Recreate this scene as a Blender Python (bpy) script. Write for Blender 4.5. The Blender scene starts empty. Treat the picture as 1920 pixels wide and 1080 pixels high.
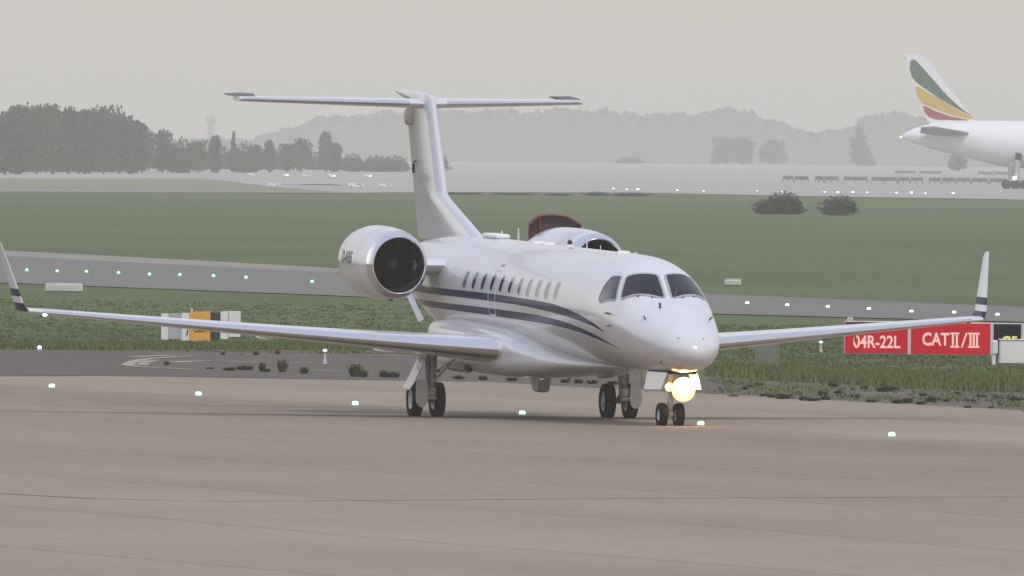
import bpy, bmesh, math, random
import numpy as np
from mathutils import Vector, Matrix
from mathutils.geometry import delaunay_2d_cdt
random.seed(7)
R = math.radians
S = bpy.context.scene
COL = S.collection

# ------------------------------------------------------------------ camera
FPX, HCAM, YH, ROLL = 42100.0, 5.484, 278.5, .603       # focal length in 1920-px units, eye height, horizon row, roll
cd = bpy.data.cameras.new('camera'); cam = bpy.data.objects.new('camera', cd); COL.objects.link(cam)
cd.sensor_width = 36.0; cd.lens = 36.0*FPX/1920.0; cd.clip_start = 5.0; cd.clip_end = 60000.0
pitch = math.atan((540-YH)/FPX)
cam.matrix_world = Matrix.Translation((0, 0, HCAM)) @ Matrix.Rotation(R(90)-pitch, 4, 'X') @ Matrix.Rotation(R(ROLL), 4, 'Z')
S.camera = cam

# ------------------------------------------------------------------ sky
SUN_EL, SUN_AZ = 52.0, 155.0          # azimuth from straight ahead (+Y), negative = to the left
world = bpy.data.worlds.new("World"); S.world = world; world.use_nodes = True
nt = world.node_tree; nt.nodes.clear()
wo = nt.nodes.new('ShaderNodeOutputWorld'); bg = nt.nodes.new('ShaderNodeBackground')
sky = nt.nodes.new('ShaderNodeTexSky'); sky.sky_type = 'NISHITA'; sky.sun_disc = False
sky.sun_elevation = R(SUN_EL); sky.sun_rotation = R(SUN_AZ)
sky.air_density = 1.4; sky.dust_density = 4.0; sky.ozone_density = 1.0
# an overcast layer over that sky: brighter overhead than at the horizon
tc = nt.nodes.new('ShaderNodeTexCoord'); sx = nt.nodes.new('ShaderNodeSeparateXYZ')
rp = nt.nodes.new('ShaderNodeValToRGB'); e = rp.color_ramp
e.elements[0].position = 0.0; e.elements[0].color = (8.5, 8.0, 7.1, 1)
e.elements[1].position = 1.0; e.elements[1].color = (7.5, 8.4, 11.4, 1)
m1 = e.elements.new(.08); m1.color = (8.5, 8.1, 7.4, 1)
m2 = e.elements.new(.35); m2.color = (8.1, 8.5, 10.3, 1)
nt.links.new(tc.outputs['Generated'], sx.inputs[0]); nt.links.new(sx.outputs['Z'], rp.inputs[0])
mx = nt.nodes.new('ShaderNodeMixRGB'); mx.inputs[0].default_value = .86
nt.links.new(sky.outputs[0], mx.inputs[1]); nt.links.new(rp.outputs[0], mx.inputs[2])
# a glow added to the low left sky, beyond the frame, for gleams on the jet
vn = nt.nodes.new('ShaderNodeVectorMath'); vn.operation = 'DOT_PRODUCT'; nt.links.new(tc.outputs['Generated'], vn.inputs[0])
vn.inputs[1].default_value = (math.sin(R(-42))*math.cos(R(7)), math.cos(R(-42))*math.cos(R(7)), math.sin(R(7)))
pw = nt.nodes.new('ShaderNodeMath'); pw.operation = 'POWER'; pw.use_clamp = True; nt.links.new(vn.outputs['Value'], pw.inputs[0]); pw.inputs[1].default_value = 26
gm = nt.nodes.new('ShaderNodeMixRGB'); gm.blend_type = 'ADD'; nt.links.new(pw.outputs[0], gm.inputs[0]); nt.links.new(mx.outputs[0], gm.inputs[1]); gm.inputs[2].default_value = (9.5, 9.2, 8.6, 1)
nt.links.new(gm.outputs[0], bg.inputs[0]); bg.inputs[1].default_value = 0.1
nt.links.new(bg.outputs[0], wo.inputs[0])
sd = bpy.data.lights.new('sun', 'SUN'); sd.energy = 1.75; sd.angle = R(17); sd.color = (1, .97, .93)
so = bpy.data.objects.new('sun', sd); COL.objects.link(so)
ld = Vector((math.sin(R(SUN_AZ))*math.cos(R(SUN_EL)), math.cos(R(SUN_AZ))*math.cos(R(SUN_EL)), math.sin(R(SUN_EL))))
so.rotation_euler = ld.to_track_quat('Z', 'Y').to_euler(); so.location = (-50, 400, 80)
S.cycles.volume_bounces = 3
S.view_settings.view_transform = 'Standard'; S.view_settings.look = 'None'
S.view_settings.exposure = -0.18; S.view_settings.gamma = 1.0; S.view_settings.use_curve_mapping = False

import numpy as np
XM = 14.55
def pchip(xs, ys):
    xs = np.array(xs, float); ys = np.array(ys, float); h = np.diff(xs); d = np.diff(ys) / h
    m = np.zeros(len(xs)); m[0] = d[0]; m[-1] = d[-1]
    for i in range(1, len(xs) - 1):
        if d[i-1] * d[i] > 0:
            w1 = 2*h[i] + h[i-1]; w2 = h[i] + 2*h[i-1]
            m[i] = (w1 + w2) / (w1/d[i-1] + w2/d[i])
    def f(x):
        x = min(max(x, xs[0]), xs[-1]); i = min(max(int(np.searchsorted(xs, x)) - 1, 0), len(xs) - 2)
        t = (x - xs[i]) / h[i]; t2 = t*t; t3 = t2*t
        return float((2*t3-3*t2+1)*ys[i] + (t3-2*t2+t)*h[i]*m[i] + (-2*t3+3*t2)*ys[i+1] + (t3-t2)*h[i]*m[i+1])
    return f
_sq = lambda l: [math.sqrt(a) for a in l]
import math
NX = [0, .05, .15, .3, .6, 1.0, 1.5, 2.0, 2.4, 2.7, 3.05, 3.4, 3.9, 4.5, 5.5, 16.5, 18.0, 19.5, 21, 22.5, 24.0, 24.6]
_zt = pchip(_sq(NX), [1.78, 1.93, 2.03, 2.13, 2.27, 2.42, 2.56, 2.69, 2.80, 3.02, 3.25, 3.42, 3.53, 3.585, 3.60, 3.60, 3.60, 3.58, 3.52, 3.42, 3.25, 3.1])
_zb = pchip(_sq(NX), [1.78, 1.64, 1.55, 1.48, 1.41, 1.37, 1.35, 1.335, 1.33, 1.325, 1.32, 1.32, 1.32, 1.32, 1.32, 1.32, 1.40, 1.60, 1.88, 2.22, 2.58, 2.75])
_zc = pchip(_sq(NX), [1.78, 1.80, 1.82, 1.84, 1.88, 1.95, 2.04, 2.14, 2.22, 2.27, 2.32, 2.37, 2.42, 2.45, 2.46, 2.46, 2.5, 2.58, 2.68, 2.8, 2.9, 2.92])
_w = pchip(_sq(NX), [0.0, .19, .33, .45, .59, .70, .815, .915, .98, 1.02, 1.06, 1.09, 1.12, 1.135, 1.14, 1.14, 1.12, 1.03, .86, .62, .3, .16])
def fus(X, phi):
    """point on the body skin at station X; phi = 0 at the starboard side, pi/2 on top"""
    s = math.sqrt(max(X, 0)); w = _w(s); zc = _zc(s); c = math.cos(phi); sn = math.sin(phi)
    h = (_zt(s) - zc) if sn > 0 else (zc - _zb(s))
    return np.array([X, w*c, zc + h*sn])
def fusn(X, phi, off=0.0):
    e = 1e-3; p = fus(X, phi); a = fus(X + e, phi) - fus(max(X - e, 0), phi); b = fus(X, phi + e) - fus(X, phi - e)
    n = np.cross(a, b); L = np.linalg.norm(n); n = n / L if L > 0 else np.array([-1, 0, 0])
    c = np.array([0, 0, 2.2 if X > 1 else 1.9])
    if np.dot(n[1:], (p - c)[1:]) < 0: n = -n
    return p + n*off
# ------------------------------------------------------------------ helpers
def gpt(px, py, z=0.0):
    """ground point seen at a 1920x1080 pixel"""
    r = R(ROLL); a, b = px-960, py-540
    u = a*math.cos(r)+b*math.sin(r); v = -a*math.sin(r)+b*math.cos(r)
    d = FPX*(HCAM-z)/(v+540-YH); return (u*d/FPX, d)
def apt(px, py, d):
    """x, z of the point at distance d seen at a pixel"""
    r = R(ROLL); a, b = px-960, py-540
    u = a*math.cos(r)+b*math.sin(r); v = -a*math.sin(r)+b*math.cos(r)
    return (u*d/FPX, HCAM-(v+540-YH)*d/FPX)
def tag(o, label=None, cat=None, group=None, kind=None):
    if label: o['label'] = label
    if cat: o['category'] = cat
    if group: o['group'] = group
    if kind: o['kind'] = kind
    return o
def empty(name, loc=(0, 0, 0), rot=(0, 0, 0), label=None, cat=None, group=None):
    o = bpy.data.objects.new(name, None); COL.objects.link(o); o.location = loc; o.rotation_euler = rot
    o.empty_display_size = .3
    return tag(o, label, cat, group)
def copy_tree(o, parent=None):
    c = o.copy(); COL.objects.link(c); c.parent = parent
    for ch in list(o.children): copy_tree(ch, c)
    return c
class MB:
    def __init__(s, f=None): s.v = []; s.f = []; s.mi = []; s.conv = f
    def add(s, vs, fs, m=0):
        n = len(s.v)
        for p in vs: s.v.append(tuple(s.conv(*p)) if s.conv else tuple(p))
        for f in fs: s.f.append(tuple(i+n for i in f)); s.mi.append(m)
    def loft(s, rings, cap0=True, cap1=True, closed=True, m=0):
        n = len(rings[0]); vs = [p for r in rings for p in r]; fs = []
        for i in range(len(rings)-1):
            for j in range(n if closed else n-1):
                k = (j+1) % n; fs.append((i*n+j, i*n+k, (i+1)*n+k, (i+1)*n+j))
        if cap0: fs.append(tuple(range(n-1, -1, -1)))
        if cap1: fs.append(tuple(range((len(rings)-1)*n, len(rings)*n)))
        s.add(vs, fs, m)
    def tube(s, a, b, r0, r1=None, n=12, m=0, sy=1.0):
        r1 = r0 if r1 is None else r1; a = np.array(a, float); b = np.array(b, float); d = b-a; d /= np.linalg.norm(d)
        u = np.cross(d, [0, 0, 1.0]); u = u if np.linalg.norm(u) > 1e-3 else np.cross(d, [1.0, 0, 0]); u /= np.linalg.norm(u); w = np.cross(d, u)
        s.loft([[p+r*(u*math.cos(t)+w*math.sin(t)*sy) for t in [2*math.pi*i/n for i in range(n)]] for p, r in ((a, r0), (b, r1))], m=m)
    def lathe(s, prof, org, ax=(1, 0, 0), n=32, ox=1.0, oz=1.0, cap=False, m=0):
        """prof = [(along, radius)] round axis ax"""
        ax = np.array(ax, float); ax /= np.linalg.norm(ax); org = np.array(org, float)
        u = np.array([0, 0, 1.0]) if abs(ax[2]) < .9 else np.array([1.0, 0, 0]); u = u-ax*np.dot(u, ax); u /= np.linalg.norm(u); w = np.cross(ax, u)
        s.loft([[org+ax*a+r*(w*math.cos(t)*ox+u*math.sin(t)*oz) for t in [2*math.pi*i/n for i in range(n)]] for a, r in prof], cap, cap, m=m)
    def box(s, c, d, m=0, bev=0.0, rot=None):
        x, y, z = [k/2 for k in d]; b = bev
        if b:
            pr = [(x-b, y), (x, y-b), (x, -y+b), (x-b, -y), (-x+b, -y), (-x, -y+b), (-x, y-b), (-x+b, y)]
            q = [(x-2*b, y-b), (x-b, y-2*b), (x-b, -y+2*b), (x-2*b, -y+b), (-x+2*b, -y+b), (-x+b, -y+2*b), (-x+b, y-2*b), (-x+2*b, y-b)]
            rings = [[(i, j, -z) for i, j in q], [(i, j, -z+b) for i, j in pr], [(i, j, z-b) for i, j in pr], [(i, j, z) for i, j in q]]
        else:
            pr = [(x, y), (x, -y), (-x, -y), (-x, y)]; rings = [[(i, j, -z) for i, j in pr], [(i, j, z) for i, j in pr]]
        if rot is not None: rings = [[tuple(rot @ Vector(p)) for p in r] for r in rings]
        s.loft([[(p[0]+c[0], p[1]+c[1], p[2]+c[2]) for p in r] for r in rings], m=m)
    def plate(s, poly, th):
        """flat polygon (3-D points) given thickness along its normal"""
        P = [np.array(p, float) for p in poly]; n = np.cross(P[1]-P[0], P[2]-P[0]); n /= np.linalg.norm(n)
        s.loft([[p-n*th/2 for p in P], [p+n*th/2 for p in P]])
    def build(s, name, mat, parent=None, smooth=True, angle=35, sub=0):
        me = bpy.data.meshes.new(name); me.from_pydata([tuple(map(float, p)) for p in s.v], [], s.f)
        for m in (mat if isinstance(mat, (list, tuple)) else [mat]): me.materials.append(m)
        if any(s.mi): me.polygons.foreach_set('material_index', s.mi)
        bm = bmesh.new(); bm.from_mesh(me); bmesh.ops.recalc_face_normals(bm, faces=bm.faces)
        if smooth:
            for f in bm.faces: f.smooth = True
            for ed in bm.edges:
                if len(ed.link_faces) == 2 and ed.calc_face_angle(0) > R(angle): ed.smooth = False
        bm.to_mesh(me); bm.free()
        o = bpy.data.objects.new(name, me); COL.objects.link(o)
        if parent is not None: o.parent = parent
        if sub:
            md = o.modifiers.new('sub', 'SUBSURF'); md.levels = sub; md.render_levels = sub
        return o

# ------------------------------------------------------------------ materials
def mat(name, col, rough=.6, metal=0.0, var=0.0, vscale=3.0, coat=0.0, spec=.5, bump=0.0, bscale=20.0, emit=None, es=1.0, stretch=None, trans=0.0, rvar=0.0):
    m = bpy.data.materials.new(name); m.use_nodes = True; n = m.node_tree; b = n.nodes['Principled BSDF']
    b.inputs['Base Color'].default_value = (*col, 1); b.inputs['Roughness'].default_value = rough; b.inputs['Metallic'].default_value = metal
    b.inputs['Coat Weight'].default_value = coat; b.inputs['Coat Roughness'].default_value = .06; b.inputs['Specular IOR Level'].default_value = spec
    if trans: b.inputs['Transmission Weight'].default_value = trans
    if emit: b.inputs['Emission Color'].default_value = (*emit, 1); b.inputs['Emission Strength'].default_value = es
    if var or bump or rvar:
        t = n.nodes.new('ShaderNodeTexCoord'); mp = n.nodes.new('ShaderNodeMapping'); n.links.new(t.outputs['Object'], mp.inputs[0])
        if stretch: mp.inputs['Scale'].default_value = stretch
        z = n.nodes.new('ShaderNodeTexNoise'); z.inputs['Scale'].default_value = vscale; z.inputs['Detail'].default_value = 6; n.links.new(mp.outputs[0], z.inputs[0])
        if var:
            r = n.nodes.new('ShaderNodeValToRGB'); r.color_ramp.elements[0].position = .3; r.color_ramp.elements[1].position = .7
            r.color_ramp.elements[0].color = (*[c*(1-var) for c in col], 1); r.color_ramp.elements[1].color = (*[min(1, c*(1+var)) for c in col], 1)
            n.links.new(z.outputs[0], r.inputs[0]); n.links.new(r.outputs[0], b.inputs['Base Color'])
        if rvar:
            q = n.nodes.new('ShaderNodeMapRange'); q.inputs[3].default_value = max(0, rough-rvar); q.inputs[4].default_value = rough+rvar
            n.links.new(z.outputs[0], q.inputs[0]); n.links.new(q.outputs[0], b.inputs['Roughness'])
        if bump:
            z2 = n.nodes.new('ShaderNodeTexNoise'); z2.inputs['Scale'].default_value = bscale; z2.inputs['Detail'].default_value = 5; n.links.new(mp.outputs[0], z2.inputs[0])
            bp = n.nodes.new('ShaderNodeBump'); bp.inputs['Strength'].default_value = bump; bp.inputs['Distance'].default_value = .05
            n.links.new(z2.outputs[0], bp.inputs['Height']); n.links.new(bp.outputs[0], b.inputs['Normal'])
    return m
M = {}
M['paint'] = mat('white_aircraft_paint', (.635, .635, .645), .22, var=.035, vscale=1.3, coat=.4, rvar=.05, spec=.5)
M['paint_grey'] = mat('grey_paint', (.46, .46, .46), .45, var=.06, vscale=4)
M['rudder'] = mat('rudder_paint', (.50, .485, .48), .45, var=.04, vscale=2)
M['navy'] = mat('navy_paint', (.008, .014, .060), .5, spec=.2)
M['chrome'] = mat('polished_metal', (.72, .72, .74), .12, 1.0, rvar=.06, vscale=2)
M['steel'] = mat('brushed_steel', (.42, .41, .40), .38, .8, var=.25, vscale=9)
M['gear'] = mat('grey_gear_enamel', (.5, .5, .5), .45, .1, var=.2, vscale=12)
M['dark'] = mat('dark_cavity', (.012, .012, .014), .7)
M['duct'] = mat('intake_duct', (.016, .015, .017), .75, 0)
M['spin'] = mat('spinner_grey', (.085, .085, .095), .8)
M['tyre'] = mat('tyre_rubber', (.010, .009, .009), .85, spec=.2, var=.3, vscale=8, bump=.3)
M['rim'] = mat('wheel_rim', (.62, .61, .6), .4, .3, var=.1)
M['winglass'] = mat('cabin_window_glass', (.035, .04, .055), .08, coat=.3)
M['winframe'] = mat('window_surround', (.55, .56, .6), .3, .3)
M['bronze'] = mat('scorched_red_brown_metal', (.16, .035, .03), .45, .4, var=.35, vscale=5)
M['bronze_in'] = mat('sooty_inner_skin', (.060, .042, .040), .6, .2, var=.35, vscale=7)
M['antenna'] = mat('antenna_white', (.78, .78, .76), .4)
M['probe'] = mat('probe_metal', (.12, .12, .14), .35, .7)
M['seal'] = mat('grey_sealant', (.35, .36, .40), .5)
# windscreen: tinted see-through glass
m = bpy.data.materials.new('windscreen_glass'); m.use_nodes = True; n = m.node_tree; n.nodes.clear()
o_ = n.nodes.new('ShaderNodeOutputMaterial'); tr = n.nodes.new('ShaderNodeBsdfTransparent'); tr.inputs[0].default_value = (.24, .26, .31, 1)
gl = n.nodes.new('ShaderNodeBsdfGlossy'); gl.inputs['Roughness'].default_value = .04; gl.inputs[0].default_value = (1, 1, 1, 1)
fr = n.nodes.new('ShaderNodeFresnel'); fr.inputs[0].default_value = 1.55; ms = n.nodes.new('ShaderNodeMixShader')
n.links.new(fr.outputs[0], ms.inputs[0]); n.links.new(tr.outputs[0], ms.inputs[1]); n.links.new(gl.outputs[0], ms.inputs[2]); n.links.new(ms.outputs[0], o_.inputs[0])
M['windscreen'] = m

def curve_node(n, pts, src, x0, x1, y0, y1):
    mr = n.nodes.new('ShaderNodeMapRange'); mr.inputs[1].default_value = x0; mr.inputs[2].default_value = x1; n.links.new(src, mr.inputs[0])
    fc = n.nodes.new('ShaderNodeFloatCurve'); c = fc.mapping.curves[0]
    g_ = pchip([q[0] for q in pts], [q[1] for q in pts]); xs_ = sorted(set([q[0] for q in pts]+[x0+(x1-x0)*i/20 for i in range(21)])); pts = [(x, g_(x)) for x in xs_]
    P = sorted([((x-x0)/(x1-x0), (y-y0)/(y1-y0)) for x, y in pts])
    c.points[0].location = P[0]; c.points[1].location = P[-1]
    for p in P[1:-1]: c.points.new(*p)
    for p in c.points: p.handle_type = 'VECTOR'
    fc.mapping.update(); n.links.new(mr.outputs[0], fc.inputs['Value'])
    m2 = n.nodes.new('ShaderNodeMapRange'); m2.inputs[3].default_value = y0; m2.inputs[4].default_value = y1; n.links.new(fc.outputs[0], m2.inputs[0])
    return m2.outputs[0]
def math_node(n, op, a, b):
    k = n.nodes.new('ShaderNodeMath'); k.operation = op
    for i, q in enumerate((a, b)):
        if isinstance(q, (int, float)): k.inputs[i].default_value = q
        else: n.links.new(q, k.inputs[i])
    return k.outputs[0]
def body_material():
    """white gloss paint with the two navy sweeps running down the side (object space: x forward of the main gear, z up)"""
    m = M['paint'].copy(); m.name = 'body_paint_with_navy_sweeps'; n = m.node_tree; b = n.nodes['Principled BSDF']
    src = b.inputs['Base Color'].links[0].from_socket
    t = n.nodes.new('ShaderNodeTexCoord'); s = n.nodes.new('ShaderNodeSeparateXYZ'); n.links.new(t.outputs['Object'], s.inputs[0])
    X = math_node(n, 'SUBTRACT', 14.55, s.outputs[0]); Z = s.outputs[2]
    ut = [(2.0, 1.70), (3.29, 2.07), (3.86, 2.21), (4.77, 2.34), (6.07, 2.46), (7.43, 2.53), (9.44, 2.56), (12.99, 2.575), (17.3, 2.56), (24, 2.53)]
    ub = [(2.0, 1.72), (3.29, 2.07), (4.23, 2.185), (5.46, 2.27), (6.77, 2.33), (8.75, 2.39), (10.65, 2.42), (12.96, 2.425), (17, 2.42), (24, 2.40)]
    lt = [(2.0, 1.52), (2.72, 1.75), (3.88, 1.97), (4.98, 2.09), (6.19, 2.18), (7.51, 2.235), (8.81, 2.265), (10.7, 2.275), (13, 2.28), (17, 2.27), (24, 2.25)]
    lb = [(2.0, 1.56), (2.72, 1.75), (4.0, 1.905), (5.11, 2.0), (6.31, 2.06), (7.64, 2.095), (9, 2.11), (10.8, 2.12), (13.1, 2.13), (17.2, 2.135), (24, 2.13)]
    C = [curve_node(n, q, X, 2.0, 24.0, 1.2, 3.0) for q in (ut, ub, lt, lb)]
    A = math_node(n, 'MULTIPLY', math_node(n, 'LESS_THAN', Z, C[0]), math_node(n, 'GREATER_THAN', Z, C[1]))
    B = math_node(n, 'MULTIPLY', math_node(n, 'LESS_THAN', Z, C[2]), math_node(n, 'GREATER_THAN', Z, C[3]))
    k = math_node(n, 'MULTIPLY', math_node(n, 'MAXIMUM', A, B), math_node(n, 'GREATER_THAN', X, 2.72))
    mx = n.nodes.new('ShaderNodeMixRGB'); n.links.new(k, mx.inputs[0]); n.links.new(src, mx.inputs[1]); mx.inputs[2].default_value = (.006, .011, .070, 1)
    n.links.new(math_node(n, 'MULTIPLY', math_node(n, 'SUBTRACT', 1.0, math_node(n, 'MULTIPLY', k, .85)), .4), b.inputs['Specular IOR Level']); n.links.new(math_node(n, 'MULTIPLY', math_node(n, 'SUBTRACT', 1.0, math_node(n, 'MULTIPLY', k, .8)), .4), b.inputs['Coat Weight'])
    n.links.new(mx.outputs[0], b.inputs['Base Color']); return m
M['body'] = body_material()
# ================================================================== business jet
TH, PIT = 13.62, 1.194
jet = empty('business_jet', (.234, 457.3, 0), (0, R(PIT), R(TH-90)),
            'white twin-engine business jet with two navy side stripes taxiing on the pavement', 'airplane')
A = lambda X, Y, Z: (XM-X, -Y, Z)          # station aft of nose, to starboard, up  ->  the jet's own space
def AB(): return MB(A)

def rounded(poly, r=.12, k=4):
    """round the corners of a (X, phi) polygon; r = part of each side"""
    out = []; n = len(poly)
    for i in range(n):
        p0, p1, p2 = [np.array(poly[j % n], float) for j in (i-1, i, i+1)]
        a = p1+(p0-p1)*r; b = p1+(p2-p1)*r
        for t in range(k+1):
            t /= k; out.append(tuple((1-t)**2*a+2*t*(1-t)*p1+t*t*b))
    return out
def densify(poly, st=.06):
    out = []; n = len(poly)
    for i in range(n):
        a, b = np.array(poly[i]), np.array(poly[(i+1) % n]); L = np.linalg.norm(b-a); k = max(1, int(L/st))
        for t in range(k): out.append(tuple(a+(b-a)*t/k))
    return out
def inside(p, poly):
    x, y = p; c = False; n = len(poly); j = n-1
    for i in range(n):
        if (poly[i][1] > y) != (poly[j][1] > y) and x < (poly[j][0]-poly[i][0])*(y-poly[i][1])/(poly[j][1]-poly[i][1])+poly[i][0]: c = not c
        j = i
    return c
def grow(poly, d):
    c = np.mean(np.array(poly), axis=0); P = []
    n = len(poly); ar = sum(poly[i][0]*poly[(i+1) % n][1]-poly[(i+1) % n][0]*poly[i][1] for i in range(n))
    sg = 1 if ar > 0 else -1
    for i in range(n):
        a, b = np.array(poly[i-1]), np.array(poly[(i+1) % n]); t = b-a; L = np.linalg.norm(t) or 1
        P.append((poly[i][0]+sg*t[1]/L*d, poly[i][1]-sg*t[0]/L*d))
    return P
def patch(mb, poly, off, side=1, hole=None, st=.06, thick=0):
    """lay a (X, phi) outline on the body skin, standing off by off metres"""
    poly = densify(poly, st); pts = [Vector(p) for p in poly]; n = len(pts); faces = [list(range(n))]
    if hole:
        hole = densify(hole, st); m0 = len(pts); pts += [Vector(p) for p in hole]
    xs = [p[0] for p in poly]; ys = [p[1] for p in poly]
    if not hole:
        x = min(xs)+st
        while x < max(xs):
            y = min(ys)+st
            while y < max(ys):
                if inside((x, y), grow(poly, -st*.4)): pts.append(Vector((x, y)))
                y += st
            x += st
    ed = [(i, (i+1) % n) for i in range(n)]
    if hole: ed += [(m0+i, m0+(i+1) % len(hole)) for i in range(len(hole))]
    v, _, f, _, _, _ = delaunay_2d_cdt(pts, ed, [], 0 if hole else 1, 1e-5)
    F = []
    for t in f:
        c = (sum(v[i][0] for i in t)/len(t), sum(v[i][1] for i in t)/len(t))
        if hole and (inside(c, hole) or not inside(c, poly)): continue
        F.append(tuple(t))
    V = [fusn(p[0], p[1], off) for p in v]
    if side < 0: V = [(p[0], -p[1], p[2]) for p in V]
    mb.add(V, F)

# --- cockpit glazing outlines (X, phi on the starboard side; the port side mirrors them)
WMAIN = [(3.03, 1.500), (2.40, 1.500), (2.83, .592), (3.31, .945)]
WSIDE = [(3.45, .883), (2.96, .488), (3.66, .245), (3.83, .311), (3.86, .53), (3.82, .76)]
rMAIN = rounded(WMAIN, .10, 3); rSIDE = rounded(WSIDE, .16, 3)

# --- fuselage shell: fine at the nose, openings left behind the glazing
st = [0.0004]+[i*i*.0018 for i in range(2, 40)]; x = st[-1]+.03
while x < 4.4: st.append(x); x += .035
while x < 24.5: st.append(x); x += .12
st.append(24.6); NPH = 200
b = AB(); rings = [[fus(x, 2*math.pi*j/NPH) for j in range(NPH)] for x in st]
vs = [p for r in rings for p in r]; fs = []
for i in range(len(st)-1):
    for j in range(NPH):
        k = (j+1) % NPH; xc = (st[i]+st[i+1])/2; ph = 2*math.pi*(j+.5)/NPH; q = ph if ph < math.pi/2 else (math.pi-ph if ph < math.pi*1.5 else ph-2*math.pi)
        if 2.2 < xc < 4.0 and -.2 < q < 1.6 and (inside((xc, q), rMAIN) or inside((xc, q), rSIDE)): continue
        fs.append((i*NPH+j, i*NPH+k, (i+1)*NPH+k, (i+1)*NPH+j))
fs.append(tuple(range(NPH))); b.add(vs, fs)
o = b.build('fuselage', M['body'], jet, angle=60)
m = o.data
# --- glass and frames
for sgn in (1, -1):
    for nm, P, fr_ in (('windscreen', rMAIN, .028), ('cockpit_side_window', rSIDE, .018)):
        b = AB(); patch(b, P, .004, sgn, st=.05); g = b.build(nm, M['windscreen'], jet)
        b = AB(); patch(b, grow(P, fr_), .012, sgn, hole=grow(P, -fr_*.55), st=.04); b.build('window_frame', M['seal'], g)
b = AB()      # dark cockpit liner: floor, back wall, glareshield
cc_ = np.array([0, 0, 2.44]); b.loft([[np.array([xx, *(cc_+.955*(fus(3.92, 2*math.pi*j/40)-cc_))[1:]]) for j in range(40)] for xx in (3.91, 3.94)]); b.box((3.1, 0, 2.42), (1.5, 1.5, .05)); b.box((2.78, 0, 2.66), (.4, 1.35, .12), bev=.03)
b.build('cockpit_interior', mat('dark_cockpit_lining', (.035, .035, .045), .8), jet)
# --- cabin windows (11 a side), each pane with its surround
for sgn in (1, -1):
    for i in range(11):
        X = 7.32+i*.78; c = .298
        sup = lambda a, bb: [(X+a*np.sign(math.cos(t))*abs(math.cos(t))**.75, c+bb*np.sign(math.sin(t))*abs(math.sin(t))**.75) for t in [2*math.pi*k/28 for k in range(28)]]
        b = AB(); patch(b, sup(.125, .150), .003, sgn, st=.08); w = b.build('cabin_window', M['winglass'], jet)
        b = AB(); patch(b, sup(.150, .172), .006, sgn, hole=sup(.122, .147), st=.08); b.build('window_surround', M['winframe'], w)
# --- overwing emergency exits, outlined in grey across the stripes
for sgn in (1, -1):
    P = rounded([(12.34, .56), (12.95, .56), (12.95, -.30), (12.34, -.30)], .2); H = grow(P, -.035)
    b = AB(); patch(b, P, .0045, sgn, hole=H, st=.05); e_ = b.build('emergency_exit', mat('exit_outline_grey', (.62, .63, .68), .4), jet)
    b = AB(); patch(b, rounded([(12.5, .68), (12.8, .68), (12.8, .63), (12.5, .63)], .2), .007, sgn); b.build('exit_handle', M['seal'], e_)
# --- boarding door on the port side and a baggage door outline
P = rounded([(4.55, .75), (5.35, .75), (5.35, -.62), (4.55, -.62)], .15)
b = AB(); patch(b, P, .0045, -1, hole=grow(P, -.02), st=.06); b.build('boarding_door', M['seal'], jet)
# --- nose probes and vents
for X, ph, L, nm in ((1.87, 1.23, .16, 'temperature_probe'), (1.65, .689, .12, 'pitot_tube'), (1.60, math.pi-.70, .12, 'pitot_tube'), (3.03, .16, .16, 'angle_of_attack_vane'), (2.93, -.07, .14, 'pitot_tube'), (.31, .85, .05, 'static_port'), (.22, 2.01, .05, 'static_port'), (.81, -.658, .10, 'drain_mast'), (1.35, -.50, .04, 'static_port'), (3.03, math.pi-.16, .16, 'angle_of_attack_vane')):
    p0 = fusn(X, ph, -.01); p1 = fusn(X, ph, L*.55); p2 = p1+np.array([-L*.8, 0, 0.0])
    b = AB(); b.tube(p0, p1, L*.16, L*.12, 10); b.tube(p1+np.array([.02, 0, 0]), p2, L*.13, L*.05, 10); b.build(nm, M['probe'], jet)
# small static-port / drain marks along the lower nose
for X, ph in ((5.6, -1.22), ):
    b = AB(); patch(b, rounded([(X, ph), (X+.55, ph-.02), (X+.50, ph-.07)], .15), .004, 1, st=.05); b.build('air_vent', M['dark'], jet)
# --- wiper on each windscreen
for sgn in (1, -1):
    b = AB(); q = fusn(2.42, 1.45, .03); r_ = fusn(2.75, 1.30, .03)
    b.tube((q[0], sgn*q[1], q[2]), (r_[0], sgn*r_[1], r_[2]), .010, .006, 8); b.build('wiper', M['probe'], jet)

# --- wing-body fairing
def sell(X, w, zc, h, n, k=56, yo=0):
    P = []
    for i in range(k):
        t = 2*math.pi*i/k; c, s_ = math.cos(t), math.sin(t)
        P.append((X, yo+w*np.sign(c)*abs(c)**(2/n), zc+h*np.sign(s_)*abs(s_)**(2/n)))
    return P
fx = pchip([5.6, 6.6, 8.0, 9.6, 10.8, 12, 15.5, 17.0, 18.0, 18.9], [.05, .55, .92, 1.19, 1.36, 1.43, 1.43, 1.37, 1.15, .5])
ft = pchip([5.6, 6.6, 8.0, 9.6, 10.8, 12, 15.5, 17.0, 18.0, 18.9], [1.36, 1.45, 1.55, 1.72, 1.86, 1.93, 1.98, 1.97, 1.9, 1.75])
fb = pchip([5.6, 6.6, 8.0, 9.6, 10.8, 12, 15.5, 17.0, 18.0, 18.9], [1.315, 1.22, 1.10, .98, .92, .90, .90, .98, 1.15, 1.5])
b = AB(); b.loft([sell(5.6+13.3*i/60, fx(5.6+13.3*i/60), (ft(5.6+13.3*i/60)+fb(5.6+13.3*i/60))/2, (ft(5.6+13.3*i/60)-fb(5.6+13.3*i/60))/2, 2.2+2.6*min(1, max(0, (5.6+13.3*i/60-8)/5))) for i in range(61)])
b.build('belly_fairing', M['paint'], jet, angle=60)

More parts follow.
